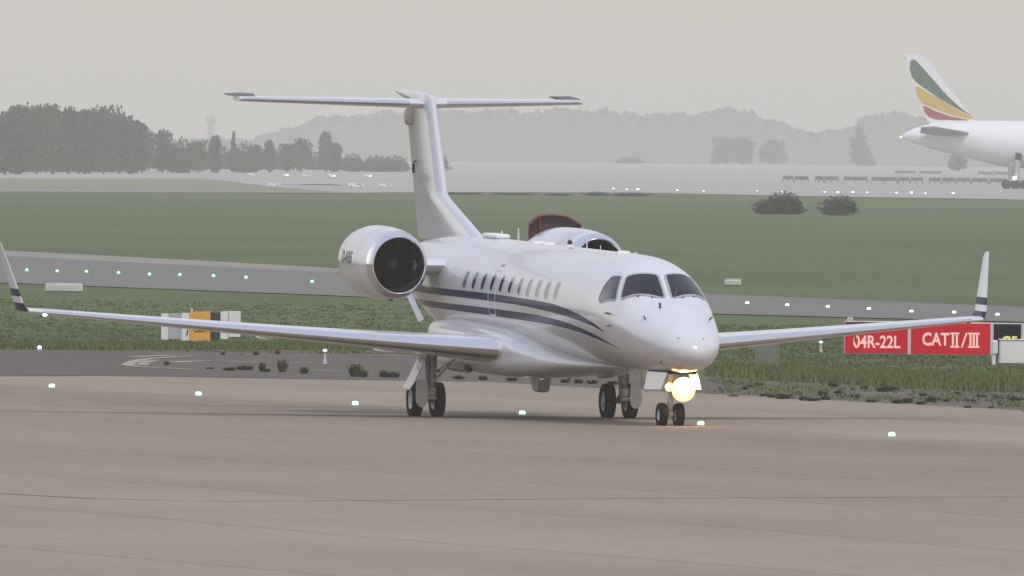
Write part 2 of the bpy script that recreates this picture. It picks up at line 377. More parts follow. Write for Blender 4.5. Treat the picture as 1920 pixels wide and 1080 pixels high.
# --- wings
def foil(c0, c1, k=14, t=.12, camber=.015):
    """closed outline of the slice of an airfoil between chord fractions c0 and c1: list of (x/c, z/c)"""
    def th(x): return 5*t*(.2969*math.sqrt(x)-.126*x-.3516*x*x+.2843*x**3-.1015*x**4)
    def cm(x): return camber*(1-(2*x-.8)**2/1.6)
    xs = [c0+(c1-c0)*(1-math.cos(math.pi*i/k))/2 for i in range(k+1)]
    return [(x, cm(x)+th(x)) for x in xs]+[(x, cm(x)-th(x)) for x in reversed(xs)]
WX = pchip([0, 1.3, 3.5, 10.03], [10.05, 10.70, 12.08, 15.86]); WC = pchip([0, 1.3, 3.5, 10.03], [4.95, 4.40, 3.05, 1.02])
WZ = pchip([0, 1.3, 10.03], [1.33, 1.42, 2.045]); WT = pchip([0, 3.5, 10.03], [.135, .12, .105])
def wing_part(y0, y1, c0, c1, sgn, name, m, par, off=0.0, n=14, capz=True, dz=0, rot=0):
    b = AB(); rings = []
    for i in range(n+1):
        y = y0+(y1-y0)*i/n; c = WC(y); inc = R(2.2-3.0*y/10)
        F = foil(c0, c1, t=WT(y)*(1+off)); pr = []
        for fx_, fz in F:
            dx, dz_ = fx_*c, fz*c
            if rot: hx = c0*c; hx2 = dx-hx; dx = hx+hx2*math.cos(rot); dz_ = dz_-hx2*math.sin(rot)
            pr.append((WX(y)+dx*math.cos(inc)+dz_*math.sin(inc), sgn*y, WZ(y)+dz_*math.cos(inc)-(dx-.25*c)*math.sin(inc)))
        rings.append(pr)
    b.loft(rings); return b.build(name, m, par, angle=28)
lights = []
for sgn in (1, -1):
    w = wing_part(.7, 10.03, .075, .74, sgn, 'wing', M['paint'], jet)
    wing_part(1.42, 9.76, 0.0, .075, sgn, 'leading_edge', M['chrome'], w)
    wing_part(.7, 1.42, 0.0, .075, sgn, 'wing_root_fillet', M['paint'], w)
    wing_part(9.76, 10.03, 0.0, .075, sgn, 'wing_tip_cap', M['paint'], w)
    wing_part(.9, 6.5, .742, 1.0, sgn, 'flap', M['paint'], w, rot=R(4))
    wing_part(6.55, 9.76, .742, 1.0, sgn, 'aileron', M['paint'], w)
    wing_part(9.78, 10.03, .742, 1.0, sgn, 'tip_trailing_edge', M['paint'], w)
    # winglet: blends up from the tip, navy - white - navy - white
    for k_, (h0, h1, mm, nm) in enumerate(((0, .17, 'navy', 'winglet_band'), (.17, .30, 'paint', 'winglet_band'), (.30, .45, 'navy', 'winglet_band'), (.45, 1.36, 'paint', 'winglet'))):
        b = AB(); rings = []; NN = 5 if h1 < 1 else 12
        for i in range(NN+1):
            h = h0+(h1-h0)*i/NN; u = h/1.36
            c = (1.02-.62*u**.9)*(1 if u < .93 else 1-(u-.93)*5); yy = 10.03+.05*min(1, h/.10)+.32*u; xx = 15.86+1.02*u+.02; zz = 2.045+h-.02*(1-u)
            if h < .12: yy = 10.03+ (h/.12)**.6*.06
            rings.append([(xx+fx_*c, sgn*(yy-(fz*c)), zz+.01) for fx_, fz in foil(0, 1, k=10, t=.085, camber=.0)])
        b.loft(rings); b.build(nm, M[mm], w, angle=30)
    # position light under the tip edge
    b = AB(); b.lathe([(-.09, .001), (-.075, .03), (-.03, .048), (.04, .05), (.08, .03)], (16.0-.17, sgn*9.70, 2.0), n=16, cap=True)
    b.build('position_light', mat('lit_position_lamp', (.9, 1, .95), .3, emit=(.72, 1, .93), es=9.0) if sgn > 0 else mat('unlit_position_lamp', (.5, .1, .1), .2), w)
    # flap track fairings
    for y in (2.9, 5.3):
        c = WC(y); X0 = WX(y)+.5*c; z0 = WZ(y)-.055*c
        b = AB(); b.loft([sell(X0+.62*c*t, .05*math.sin(math.pi*min(max(t, .03), .97))**.6, z0+.02-.02*math.sin(math.pi*t)-t*.02, .05*math.sin(math.pi*min(max(t, .03), .97))**.6, 2, 12, sgn*y) for t in [i/10 for i in range(11)]]); b.build('flap_track_fairing', M['paint'], w)
    b = AB()
    for y in (7.0,): b.tube((WX(y)+.25*WC(y), sgn*y, WZ(y)-.1), (WX(y)+.30*WC(y), sgn*y, WZ(y)-.22), .018, .012, 8)
    b.build('wing_drain', M['probe'], w)

# --- fin, rudder, dorsal fillet
ZL = [3.2, 3.45, 3.62, 3.80, 4.05, 4.32, 4.45, 5.3, 6.30, 6.40]
FLE = lambda z: float(np.interp(z, [3.2, 3.58, 4.30, 4.40, 6.32, 6.40], [16.6, 18.25, 21.38, 21.62, 22.80, 22.95]))
FTE = pchip([3.2, 3.37, 6.22], [23.8, 23.88, 25.2])
def fin_part(z0, z1, c0, c1, name, m, par, n=16, thick=None):
    b = AB(); rings = []
    for i in range(n+1):
        z = z0+(z1-z0)*i/n; c = FTE(z)-FLE(z); base = FTE(z)-2.9+(z-3.3)*.10     # thickness follows the main fin, not the dorsal
        th_ = .12*2.6/c if c > 2.7 else .12
        rings.append([(FLE(z)+fx_*c, fz*c, z) for fx_, fz in foil(c0, c1, k=12, t=th_, camber=0)])
    b.loft(rings); return b.build(name, m, par, angle=28)
fin = fin_part(3.2, 6.40, .10, .64, 'fin', M['paint'], jet, 40)
fin_part(3.2, 6.40, 0, .10, 'fin_leading_edge', mat('pale_blue_grey_paint', (.60, .61, .66), .35), fin, 40)
fin_part(3.42, 5.72, .642, 1.0, 'rudder', M['rudder'], jet)
b = AB(); patch_ = None
b.tube((23.9, .12, 5.0), (23.75, .16, 5.0), .03, .015, 8); b.build('fin_strobe', M['probe'], fin)
b = AB(); b.box((24.05, .10, 4.86), (.05, .04, .20), bev=.008); b.build('hinge_slot', M['dark'], fin)
# tail bullet and the box fairing under it
b = AB(); b.loft([sell(23.15+3.0*t, .14*math.sqrt(max(.02, math.sin(math.pi*(.04+.96*t)**.6)))*(1-.35*t), 6.27+.15*t, .15*math.sqrt(max(.02, math.sin(math.pi*(.03+.97*t)**.5)))*(1-.35*t), 2.6, 24) for t in [i/20 for i in range(21)]])
b.build('tail_bullet', M['paint'], jet, angle=60)
b = AB(); b.loft([sell(x, w_, z, h, 4, 24) for x, w_, z, h in ((23.5, .04, 6.12, .04), (23.8, .12, 6.04, .12), (24.2, .15, 5.96, .19), (24.75, .14, 5.92, .19), (24.85, .12, 5.92, .17))])
b.build('elevator_actuator_fairing', M['paint_grey'], jet, angle=50)
# --- tailplane with elevators and horn balances
HX = pchip([0, 3.68], [23.0, 24.72]); HC = pchip([0, 3.68], [1.95, 1.0]); HZ = lambda y: 6.22+.008*y
for sgn in (1, -1):
    def tp(y0, y1, c0, c1, name, m, par, rot=0, lift=0):
        b = AB(); rings = []
        for i in range(9):
            y = y0+(y1-y0)*i/8; c = HC(y); pr = []
            for fx_, fz in foil(c0, c1, k=12, t=.105, camber=-.004):
                dx = (fx_-c0)*c; dz = fz*c
                pr.append((HX(y)+c0*c+dx*math.cos(rot)-dz*math.sin(rot)*0, sgn*y, HZ(y)+dz+dx*math.sin(rot)+lift))
            rings.append(pr)
        b.loft(rings); return b.build(name, m, par, angle=28)
    tpn = tp(.10, 3.66, .06, .66, 'tailplane', M['paint'], jet); tp(.40, 3.60, 0, .06, 'tailplane_leading_edge', M['chrome'], tpn)
    tp(.10, .40, 0, .06, 'tailplane_root_cuff', M['paint'], tpn); tp(3.60, 3.66, 0, .06, 'tailplane_tip', M['paint'], tpn)
    el = tp(.22, 3.30, .665, 1.0, 'elevator', M['paint'], jet, rot=R(6), lift=.01)
    b = AB(); hx = HX(3.5)
    b.loft([[(hx+.25, sgn*3.30, 6.290), (hx+.30, sgn*3.66, 6.290), (hx+.30, sgn*3.66, 6.302), (hx+.25, sgn*3.30, 6.302)],
            [(hx+.70, sgn*3.22, 6.300), (hx+.72, sgn*3.78, 6.300), (hx+.74, sgn*3.55, 6.365), (hx+.72, sgn*3.22, 6.350)],
            [(hx+1.25, sgn*3.22, 6.330), (hx+1.30, sgn*3.74, 6.325), (hx+1.30, sgn*3.74, 6.335), (hx+1.25, sgn*3.22, 6.345)]])
    b.build('elevator_horn', mat('horn_dark_grey', (.10, .095, .10), .5), el, angle=20)

# --- engines
def nacelle(sgn):
    cy, cz, x0 = 2.10*sgn, 3.03, 16.74
    ax = np.array([1, .045*sgn*-1, .0]); ax /= np.linalg.norm(ax)
    root = AB()
    rp_ = pchip([0, .12, .3, .6, 1.1, 1.7, 2.5, 3.1, 3.7, 4.1], [.60, .655, .685, .715, .742, .755, .752, .715, .63, .54])
    def ring(x, r): return None
    O = np.array([x0, cy, cz]); ox = .93
    root.lathe([(x, rp_(x)) for x in [.30+3.8*i/36 for i in range(37)]], O, ax, 72, ox=ox)
    nac = root.build('engine_nacelle', M['paint'], jet, angle=40)
    b = AB(); b.lathe([(.30, rp_(.30)), (.20, rp_(.20)), (.10, .640), (.04, .618), (.01, .598), (0, .582), (.01, .566), (.04, .550), (.12, .535)], O, ax, 72, ox=ox); b.build('inlet_lip', M['chrome'], nac, angle=60)
    b = AB(); b.lathe([(.12, .535), (.4, .52), (.8, .515), (.95, .515)], O, ax, 64, ox=ox); b.build('inlet_duct', M['duct'], nac)
    b = AB()                                       # fan: 24 twisted blades
    u = np.array([0, 0, 1.0]); w_ = np.cross(ax, u)
    for i in range(24):
        t = 2*math.pi*i/24; P = []
        for r, tw in ((.14, .10), (.33, .17), (.50, .24)):
            for s_ in (-1, 1):
                tt = t+s_*(.11 if r < .2 else .085); P.append(O+ax*(.80+s_*tw*.28)+r*(u*math.cos(tt)+w_*math.sin(tt)*ox))
        b.add(P, [(0, 1, 3, 2), (2, 3, 5, 4)])
    b.build('fan', mat('fan_blade_metal', (.004, .004, .0045), .9, 0, spec=.1), nac)
    b = AB(); b.lathe([(.93, .515), (.94, .001)], O, ax, 48, ox=ox); b.build('fan_backing', M['dark'], nac)
    b = AB(); b.lathe([(.52, .002), (.54, .04), (.62, .09), (.74, .13), (.84, .145)], O, ax, 32, ox=ox); b.build('spinner', M['spin'], nac)
    b = AB(); b.lathe([(3.9, .54), (4.1, .528), (4.5, .46), (4.5, .44), (4.1, .50)], O, ax, 48, ox=ox); b.build('exhaust_nozzle', M['steel'], nac)
    for sx in (1.15, 2.75):
        b = AB(); b.lathe([(sx-.008, rp_(sx)+.001), (sx-.004, rp_(sx)+.0025), (sx+.004, rp_(sx)+.0025), (sx+.008, rp_(sx)+.001)], O, ax, 72, ox=ox); b.build('cowl_seam', M['seal'], nac)
    # drains / vents under the cowl, and a vertical brace seam
    for dx in (.25, .45): b = AB(); b.box(tuple(O+ax*(.5+dx)+np.array([0, .02, -.735])), (.10, .05, .03), bev=.006); b.build('drain', M['dark'], nac)
    # pylon
    b = AB(); b.loft([[(x, sgn*y, z) for x, z in ((17.35, 3.02), (17.45, 3.12), (18.2, 3.17), (20.3, 3.12), (21.2, 3.0), (20.3, 2.86), (18.2, 2.80), (17.45, 2.90))] for y in (.75, 1.2, 1.62)]); b.build('engine_pylon', M['paint'], nac, angle=50)
    return nac, O, ax, rp_, ox
nacS = nacelle(1); nacP = nacelle(-1)
# registration on the outboard face of the starboard nacelle
def text_mesh(txt, size, bold=0.0, ext=0.0, xs=1.0, shear=0.0, align='CENTER'):
    c = bpy.data.curves.new('lettering', 'FONT'); c.body = txt; c.size = size; c.align_x = align; c.align_y = 'CENTER'; c.offset = bold; c.extrude = ext; c.shear = shear; c.resolution_u = 4
    o = bpy.data.objects.new('lettering', c); COL.objects.link(o); dg = bpy.context.evaluated_depsgraph_get(); dg.update()
    me = bpy.data.meshes.new_from_object(o.evaluated_get(dg)); bpy.data.objects.remove(o); bpy.data.curves.remove(c)
    for v in me.vertices: v.co.x *= xs
    return me
def on_nacelle(txt, nac, xc, size, mirror):
    na, O, ax, rp_, ox = nac; me = text_mesh(txt, size, .008, xs=.95)
    bm = bmesh.new(); bm.from_mesh(me); bmesh.ops.triangulate(bm, faces=bm.faces); bmesh.ops.subdivide_edges(bm, edges=[e_ for e_ in bm.edges if e_.calc_length() > .08], cuts=2)
    u = np.array([0, 0, 1.0])
    for v in bm.verts:
        a = xc-(v.co.x if mirror > 0 else -v.co.x); r = rp_(a)+.006; t = (v.co.y+.09)/r
        y = math.cos(t)*r*ox*(1 if mirror > 0 else -1); z = math.sin(t)*r
        p = O+ax*a+np.array([0, y, z]); v.co = A(*p)
    bm.to_mesh(me); bm.free(); me.materials.clear(); me.materials.append(mat('grey_registration', (.07, .07, .08), .5))
    o = bpy.data.objects.new('registration', me); COL.objects.link(o); o.parent = na; return o
on_nacelle('D-AF65', nacS, 2.15, .36, 1); on_nacelle('D-AF65', nacP, 2.15, .36, -1)
# upper reverser bucket standing open behind the port engine
na, O, ax, rp_, ox = nacP; b = AB(); G = []; NU, NV = 22, 12
for s_ in (1, 0):
    G.append([])
    for j in range(NV+1):
        v = j/NV
        for i in range(NU+1):
            u = -1+2*i/NU; hw = .56-.03*s_
            y = -2.15-u*hw; zt = 4.01-.20*abs(u)**2.6-.03*s_-.03*(u < -.0)*0
            z = 3.15+(zt-3.15)*v; X = 20.75+.30*(1-(abs(u))**2)**.5*(.9)+.10*v-.35*max(0, v-.75)**1.0 - (.03 if s_ else 0)
            G[-1].append((X, y, z))
b.add(G[0], [(j*(NU+1)+i, j*(NU+1)+i+1, (j+1)*(NU+1)+i+1, (j+1)*(NU+1)+i) for j in range(NV) for i in range(NU)], 1)
b.add(G[1], [(j*(NU+1)+i, j*(NU+1)+i+1, (j+1)*(NU+1)+i+1, (j+1)*(NU+1)+i) for j in range(NV) for i in range(NU)], 0)
for j in range(NV):
    for i in (0, NU): b.add([G[0][j*(NU+1)+i], G[0][(j+1)*(NU+1)+i], G[1][(j+1)*(NU+1)+i], G[1][j*(NU+1)+i]], [(0, 1, 2, 3)])
b.add(G[0][NV*(NU+1):]+G[1][NV*(NU+1):], [(i, i+1, NU+2+i, NU+1+i) for i in range(NU)])
rev = b.build('thrust_reverser_door', [M['bronze'], M['bronze_in']], na, angle=50)
b = AB()
for i in range(NU):      # rolled red rim along the top edge
    a_, c_ = G[0][NV*(NU+1)+i], G[0][NV*(NU+1)+i+1]; b.tube((a_[0]-.02, a_[1], a_[2]+.005), (c_[0]-.02, c_[1], c_[2]+.005), .024, .024, 8)
for yy in (-1.88,): b.tube((20.98, yy, 3.2), (20.98, yy, 3.98), .03, .03, 8)
b.build('door_rim', M['bronze'], rev)

# --- aerials along the spine
def blade(X, h, c, nm='blade_antenna', Y=0.0, w=.02, z=None, mt='antenna', lean=.15):
    z = fus(X, math.pi/2)[2]-.02 if z is None else z
    b = AB(); b.loft([[(X-c/2, Y, z), (X, Y+w/2, z), (X+c/2, Y, z), (X, Y-w/2, z)], [(X-c/2+h*lean+.02, Y, z+h), (X+h*lean, Y+w/3, z+h), (X+c/2*.6+h*lean, Y, z+h), (X+h*lean, Y-w/3, z+h)]]); b.build(nm, M[mt], jet, angle=20)
b = AB(); b.box((17.05, 0, 3.64), (1.25, .30, .10), bev=.03); b.build('satellite_antenna', M['antenna'], jet)
blade(16.55, .18, .12, w=.05, lean=.05); blade(14.9, .27, .10, w=.04, lean=.05, Y=.05)
for X in (13.4, 12.5, 6.2): 
    b = AB(); b.lathe([(0, .16), (.02, .15), (.04, .09), (.045, .001)], (X, 0, 3.595), (0, 0, 1), 20, ox=1.0, oz=.6); b.build('antenna_puck', M['antenna'], jet)
b = AB(); b.lathe([(0, .09), (.04, .085), (.045, .06)], (10.7, 0, 3.595), (0, 0, 1), 16, cap=True); bc = b.build('beacon_base', M['antenna'], jet)
b = AB(); b.lathe([(0, .055), (.06, .05), (.10, .02), (.105, .001)], (10.7, 0, 3.638), (0, 0, 1), 16); b.build('beacon_lens', mat('dark_beacon_glass', (.06, .01, .02), .15), bc)
blade(9.25, .26, .07, w=.03, lean=0, nm='whip_antenna'); blade(8.1, .12, .05, w=.02, lean=0, nm='whip_antenna'); blade(5.2, .05, .5, w=.10, lean=0, nm='low_antenna')
# belly: two blade aerials, a black inlet, small lamps
b = AB(); b.loft([[(12.6, -.13, .95), (12.6, .13, .95), (13.4, .13, .95), (13.4, -.13, .95)], [(12.75, -.12, .62), (12.75, .12, .62), (13.25, .11, .62), (13.25, -.11, .62)], [(12.8, -.07, .58), (12.8, .07, .58), (13.2, .06, .58), (13.2, -.06, .58)]]); b.build('belly_antenna', M['paint_grey'], jet, angle=40)
for s_ in (1, -1):
    b = AB(); b.box((13.6, s_*1.37, 1.03), (.25, .12, .16), bev=.03); b.build('air_inlet', M['dark'], jet)
    b = AB(); b.tube((15.2, s_*1.35, 1.12), (15.5, s_*1.55, .93), .02, .012, 8); b.lathe([(-.04, .001), (-.03, .04), (.03, .04), (.04, .001)], (15.5, s_*1.55, .92), n=12); b.build('fuel_drain', M['probe'], jet)
blade(10.6, -.12, .3, nm='belly_blade_antenna', z=.98, w=.05, mt='paint_grey')
b = AB(); b.lathe([(0, .05), (-.03, .045), (-.055, .001)], (11.9, .25, .905), (0, 0, 1), 12); b.build('belly_lamp', mat('belly_lamp_glass', (.9, .9, .9), .1, emit=(1, 1, 1), es=.25), jet)
# ventral strakes under the tail cone
for s_ in (1, -1):
    b = AB(); b.loft([[(20.0, s_*.78, 1.84), (22.4, s_*.52, 2.36), (22.4, s_*.48, 2.36), (20.0, s_*.74, 1.84)], [(20.3, s_*.83, 1.77), (22.4, s_*.60, 2.27), (22.4, s_*.58, 2.27), (20.3, s_*.81, 1.77)]]); b.build('ventral_strake', M['paint'], jet, angle=20)

# --- landing gear
def wheel(X, Y, Z, r, w, par, rimr):
    h = w/2; prof = [(-h*.62, rimr), (-h*.88, rimr*1.12), (-h, r*.80), (-h*.90, r*.93), (-h*.62, r*.985), (-h*.3, r), (0, r*1.0), (h*.3, r), (h*.62, r*.985), (h*.90, r*.93), (h, r*.80), (h*.88, rimr*1.12), (h*.62, rimr)]
    b = AB(); b.lathe(prof, (X, Y, Z), (0, 1, 0), 40); t = b.build('wheel', M['tyre'], par, angle=50)
    b = AB()
    for s_ in (-1, 1): b.lathe([(s_*h*.62, rimr*1.0), (s_*h*.80, rimr*.97), (s_*h*.74, rimr*.86), (s_*h*.40, rimr*.70), (s_*h*.36, rimr*.35), (s_*h*.75, rimr*.30), (s_*h*.8, .001)], (X, Y, Z), (0, 1, 0), 28)
    for k in range(8):
        a = 2*math.pi*k/8; b.box((X+rimr*.52*math.cos(a), Y, Z+rimr*.52*math.sin(a)), (.03, h*.95, .03))
    b.build('rim', M['rim'], t, angle=40); return t
for sgn in (1, -1):
    y = 2.02*sgn; rt = AB()
    xs_ = 14.15
    rt.tube((xs_, y, 1.50), (xs_, y, 1.02), .085, .085, 16); rt.tube((xs_, y, 1.02), (xs_, y, .62), .065, .065, 16)      # trunnion leg
    rt.tube((xs_, y-.11, 1.35), (xs_, y-.09, .75), .022, .022, 8); rt.tube((xs_, y+.11, 1.35), (xs_, y+.09, .75), .022, .022, 8)
    for zz in (1.18, 1.02, .86, .74): rt.tube((xs_, y, zz), (xs_, y, zz+.035), .105, .105, 16)
    rt.box((xs_-.03, y, .55), (.24, .17, .20), bev=.03); rt.box((xs_-.10, y, .42), (.12, .20, .12), bev=.03)
    rt.tube((xs_, y, .52), (14.55, y, .37), .075, .07, 12); rt.tube((14.40, y, .50), (14.30, y, 1.05), .045, .04, 12)     # trailing arm, shock strut
    leg = rt.build('main_gear_leg', M['gear'], jet, angle=40)
    b = AB(); b.tube((14.55, y-.30, .365), (14.55, y+.30, .365), .055, .055, 14); b.build('axle', M['steel'], leg)
    b = AB(); b.tube((xs_-.06, y, .70), (xs_-.45, y-sgn*.10-.30*sgn, 1.24), .028, .024, 10); b.tube((xs_-.05, y+.02*sgn, .72), (xs_-.1, y+.02*sgn+.10*sgn, 1.3), .02, .02, 8); b.build('side_brace', M['gear'], leg)
    b = AB(); b.tube((xs_-.09, y+.06, 1.3), (xs_-.11, y+.05, .5), .010, .010, 6); b.tube((xs_-.09, y-.05, 1.3), (xs_-.13, y-.07, .45), .009, .009, 6); b.build('brake_hose', M['dark'], leg)
    for s_ in (-1, 1): wheel(14.55, y+s_*.235, .36, .36, .23, leg, .20)
    # leg door leaning outboard, rounded lower door
    b = AB(); b.plate([(14.25, y+sgn*.20, 1.30), (13.88, y+sgn*.14, 1.30), (13.95, y+sgn*.40, .70), (14.05, y+sgn*.47, .56), (14.45, y+sgn*.50, .60)], .02); b.build('gear_door', M['paint'], leg, angle=20)
    pl = [(14.0, y+sgn*.10, .80), (14.0, y+sgn*.30, .80)]
    arc = [(13.98, y+sgn*(.22+.125*math.cos(t)), .42-.20*math.sin(t)) for t in [math.pi*k/8 for k in range(9)]]
    b = AB(); b.plate([(14.02, y+sgn*.33, .78)]+arc+[(14.02, y+sgn*.12, .78)], .02); b.build('lower_gear_door', M['paint'], leg, angle=20)
    b = AB(); b.plate([(13.3, y-sgn*.45, 1.03), (14.9, y-sgn*.45, 1.03), (14.9, y-sgn*.60, .95), (13.3, y-sgn*.60, .95)], .015); b.build('inner_gear_door', M['paint_grey'], leg)

# nose gear, its doors and the lit lamps.  The jet sits nose-low, so the wheels touch at .259 in its own space
ZN = .259; XN = 2.12
b = AB(); b.tube((XN-.02, 0, 1.45), (XN-.02, 0, .95), .075, .075, 16); b.tube((XN-.02, 0, .98), (XN, 0, ZN+.27), .05, .05, 14)
for zz in (1.15, .97, .80): b.tube((XN-.02, 0, zz), (XN-.02, 0, zz+.03), .09, .09, 16)
b.tube((XN+.05, 0, .90), (XN+.22, 0, .70), .022, .022, 8); b.tube((XN+.22, 0, .70), (XN+.04, 0, ZN+.28), .022, .022, 8)
b.tube((XN, .04, 1.0), (XN+.85, .10, 1.38), .03, .03, 10); b.box((XN-.01, 0, ZN+.26), (.14, .12, .12), bev=.02)
nl = b.build('nose_gear_leg', M['gear'], jet, angle=40)
b = AB(); b.tube((XN, -.20, ZN+.24), (XN, .20, ZN+.24), .035, .035, 12); b.build('axle', M['steel'], nl)
for s_ in (-1, 1): wheel(XN, s_*.172, ZN+.236, .236, .17, nl, .115)
for s_ in (-1, 1):
    b = AB(); b.loft([[(1.15, s_*.30, 1.36), (1.15, s_*.325, 1.36), (2.75, s_*.325, 1.34), (2.75, s_*.30, 1.34)], [(1.22, s_*.40, 1.03), (1.22, s_*.425, 1.03), (2.62, s_*.425, .98), (2.62, s_*.40, .98)]])
    b.build('nose_gear_door', M['paint'], jet, angle=20)
b = AB(); b.loft([sell(x, .29, 1.36, .03, 6, 16) for x in (1.2, 2.8)]); b.build('wheel_well', M['dark'], jet)
LAMP = mat('lit_landing_lamp', (1, .95, .8), .3, emit=(1.0, .84, .50), es=7.0)
GLOW = mat('amber_glow_ring', (1, .6, .25), .3, emit=(1.0, .72, .34), es=.98); GLOW1 = mat('orange_glow_ring', (1, .6, .25), .3, emit=(.95, .56, .24), es=.9); GLOW2 = mat('dim_glow_ring_rim', (.7, .4, .2), .3, emit=(.75, .38, .15), es=.65)  # emissive rings paint the lamp's orange glare around the lens
for yy, zz, rr in ((-.19, 1.01, .135), (.10, 1.06, .05)):
    b = AB(); b.lathe([(-.02, rr*1.12), (0, rr*1.14), (.09, rr*.8), (.13, rr*.3)], (XN-.26, yy, zz), n=20, cap=False); lh = b.build('landing_lamp', M['steel'], nl)
    b = AB(); b.lathe([(-.045, .001), (-.03, rr*.6), (-.012, rr), (-.0, rr)], (XN-.26, yy, zz), n=32); b.build('lamp_lens', LAMP, lh)
    b = AB(); b.lathe([(.0, rr*1.02), (-.02, rr*1.28)], (XN-.26, yy, zz), n=32); b.build('inner_glow_ring', GLOW, lh)
    b = AB(); b.lathe([(-.02, rr*1.28), (-.035, rr*1.56)], (XN-.26, yy, zz), n=32); b.build('outer_glow_ring', GLOW1, lh)
    b = AB(); b.lathe([(-.035, rr*1.56), (-.045, rr*1.78), (-.03, rr*1.82), (.03, rr*1.4)], (XN-.26, yy, zz), n=32); b.build('glow_ring_rim', GLOW2, lh)
b = AB(); b.tube((XN-.18, -.16, 1.07), (XN-.18, .16, 1.07), .022, .022, 8); b.tube((XN-.18, 0, .90), (XN-.05, 0, 1.02), .022, .022, 8); b.build('lamp_bracket', M['gear'], nl)
for (yy, zz, en) in ((-.17, 1.13, 42), ):
    ldt = bpy.data.lights.new('landing_lamp_beam', 'POINT'); ldt.energy = en; ldt.color = (1, .66, .28); ldt.shadow_soft_size = .08
    lo = bpy.data.objects.new('landing_lamp_beam', ldt); COL.objects.link(lo); lo.parent = jet; lo.location = A(XN-.42, yy, zz)
# ================================================================== ground
def ground_mat(name, cols, scales, rough=.9, bump=0.0, rot=0.0, stretch=(1, 1, 1), extra=None):
    """base colour from two noises; scales in 1/m"""
    m = bpy.data.materials.new(name); m.use_nodes = True; n = m.node_tree; b = n.nodes['Principled BSDF']; b.inputs['Roughness'].default_value = rough; b.inputs['Specular IOR Level'].default_value = .25
    g = n.nodes.new('ShaderNodeNewGeometry'); mp = n.nodes.new('ShaderNodeMapping'); mp.vector_type = 'TEXTURE'; n.links.new(g.outputs['Position'], mp.inputs[0])
    mp.inputs['Rotation'].default_value = (0, 0, rot); mp.inputs['Scale'].default_value = stretch
    a = n.nodes.new('ShaderNodeTexNoise'); a.inputs['Scale'].default_value = scales[0]; a.inputs['Detail'].default_value = 5; a.inputs['Roughness'].default_value = .6
    c = n.nodes.new('ShaderNodeTexNoise'); c.inputs['Scale'].default_value = scales[1]; c.inputs['Detail'].default_value = 6
    n.links.new(mp.outputs[0], a.inputs[0]); n.links.new(g.outputs['Position'], c.inputs[0])
    r = n.nodes.new('ShaderNodeValToRGB'); r.color_ramp.elements[0].position = .32; r.color_ramp.elements[1].position = .68
    r.color_ramp.elements[0].color = (*cols[0], 1); r.color_ramp.elements[1].color = (*cols[1], 1)
    r2 = n.nodes.new('ShaderNodeValToRGB'); r2.color_ramp.elements[0].position = .35; r2.color_ramp.elements[1].position = .65
    k = cols[2]; r2.color_ramp.elements[0].color = (1-k, 1-k, 1-k, 1); r2.color_ramp.elements[1].color = (1+k, 1+k, 1+k, 1)
    n.links.new(a.outputs[0], r.inputs[0]); n.links.new(c.outputs[0], r2.inputs[0])
    mx = n.nodes.new('ShaderNodeMixRGB'); mx.blend_type = 'MULTIPLY'; mx.inputs[0].default_value = 1
    n.links.new(r.outputs[0], mx.inputs[1]); n.links.new(r2.outputs[0], mx.inputs[2]); out = mx.outputs[0]
    if extra: out = extra(n, g.outputs['Position'], out)
    n.links.new(out, b.inputs['Base Color'])
    if bump:
        bp = n.nodes.new('ShaderNodeBump'); bp.inputs['Strength'].default_value = bump; bp.inputs['Distance'].default_value = .1; n.links.new(c.outputs[0], bp.inputs['Height']); n.links.new(bp.outputs[0], b.inputs['Normal'])
    return m
def sheet(name, poly, z, m, kind='structure', zb=None):
    b = MB(); P = [(x, y, z) for x, y in poly]; n = len(P)
    b.add(P, [tuple(range(n))])
    o = b.build(name, m, smooth=False); tag(o, kind=kind)
    if o.data.polygons[0].normal.z < 0: o.data.flip_normals()
    return o
TD = R(13.9)                                  # taxiway heading, from +Y towards -X going away
td = np.array([-math.sin(TD), math.cos(TD)]); tn = np.array([math.cos(TD), math.sin(TD)])
C0 = np.array([3.8, 445.9])                   # a centreline light
def TW(al, ac): p = C0+td*al+tn*ac; return (float(p[0]), float(p[1]))     # along (away), across (to the right)

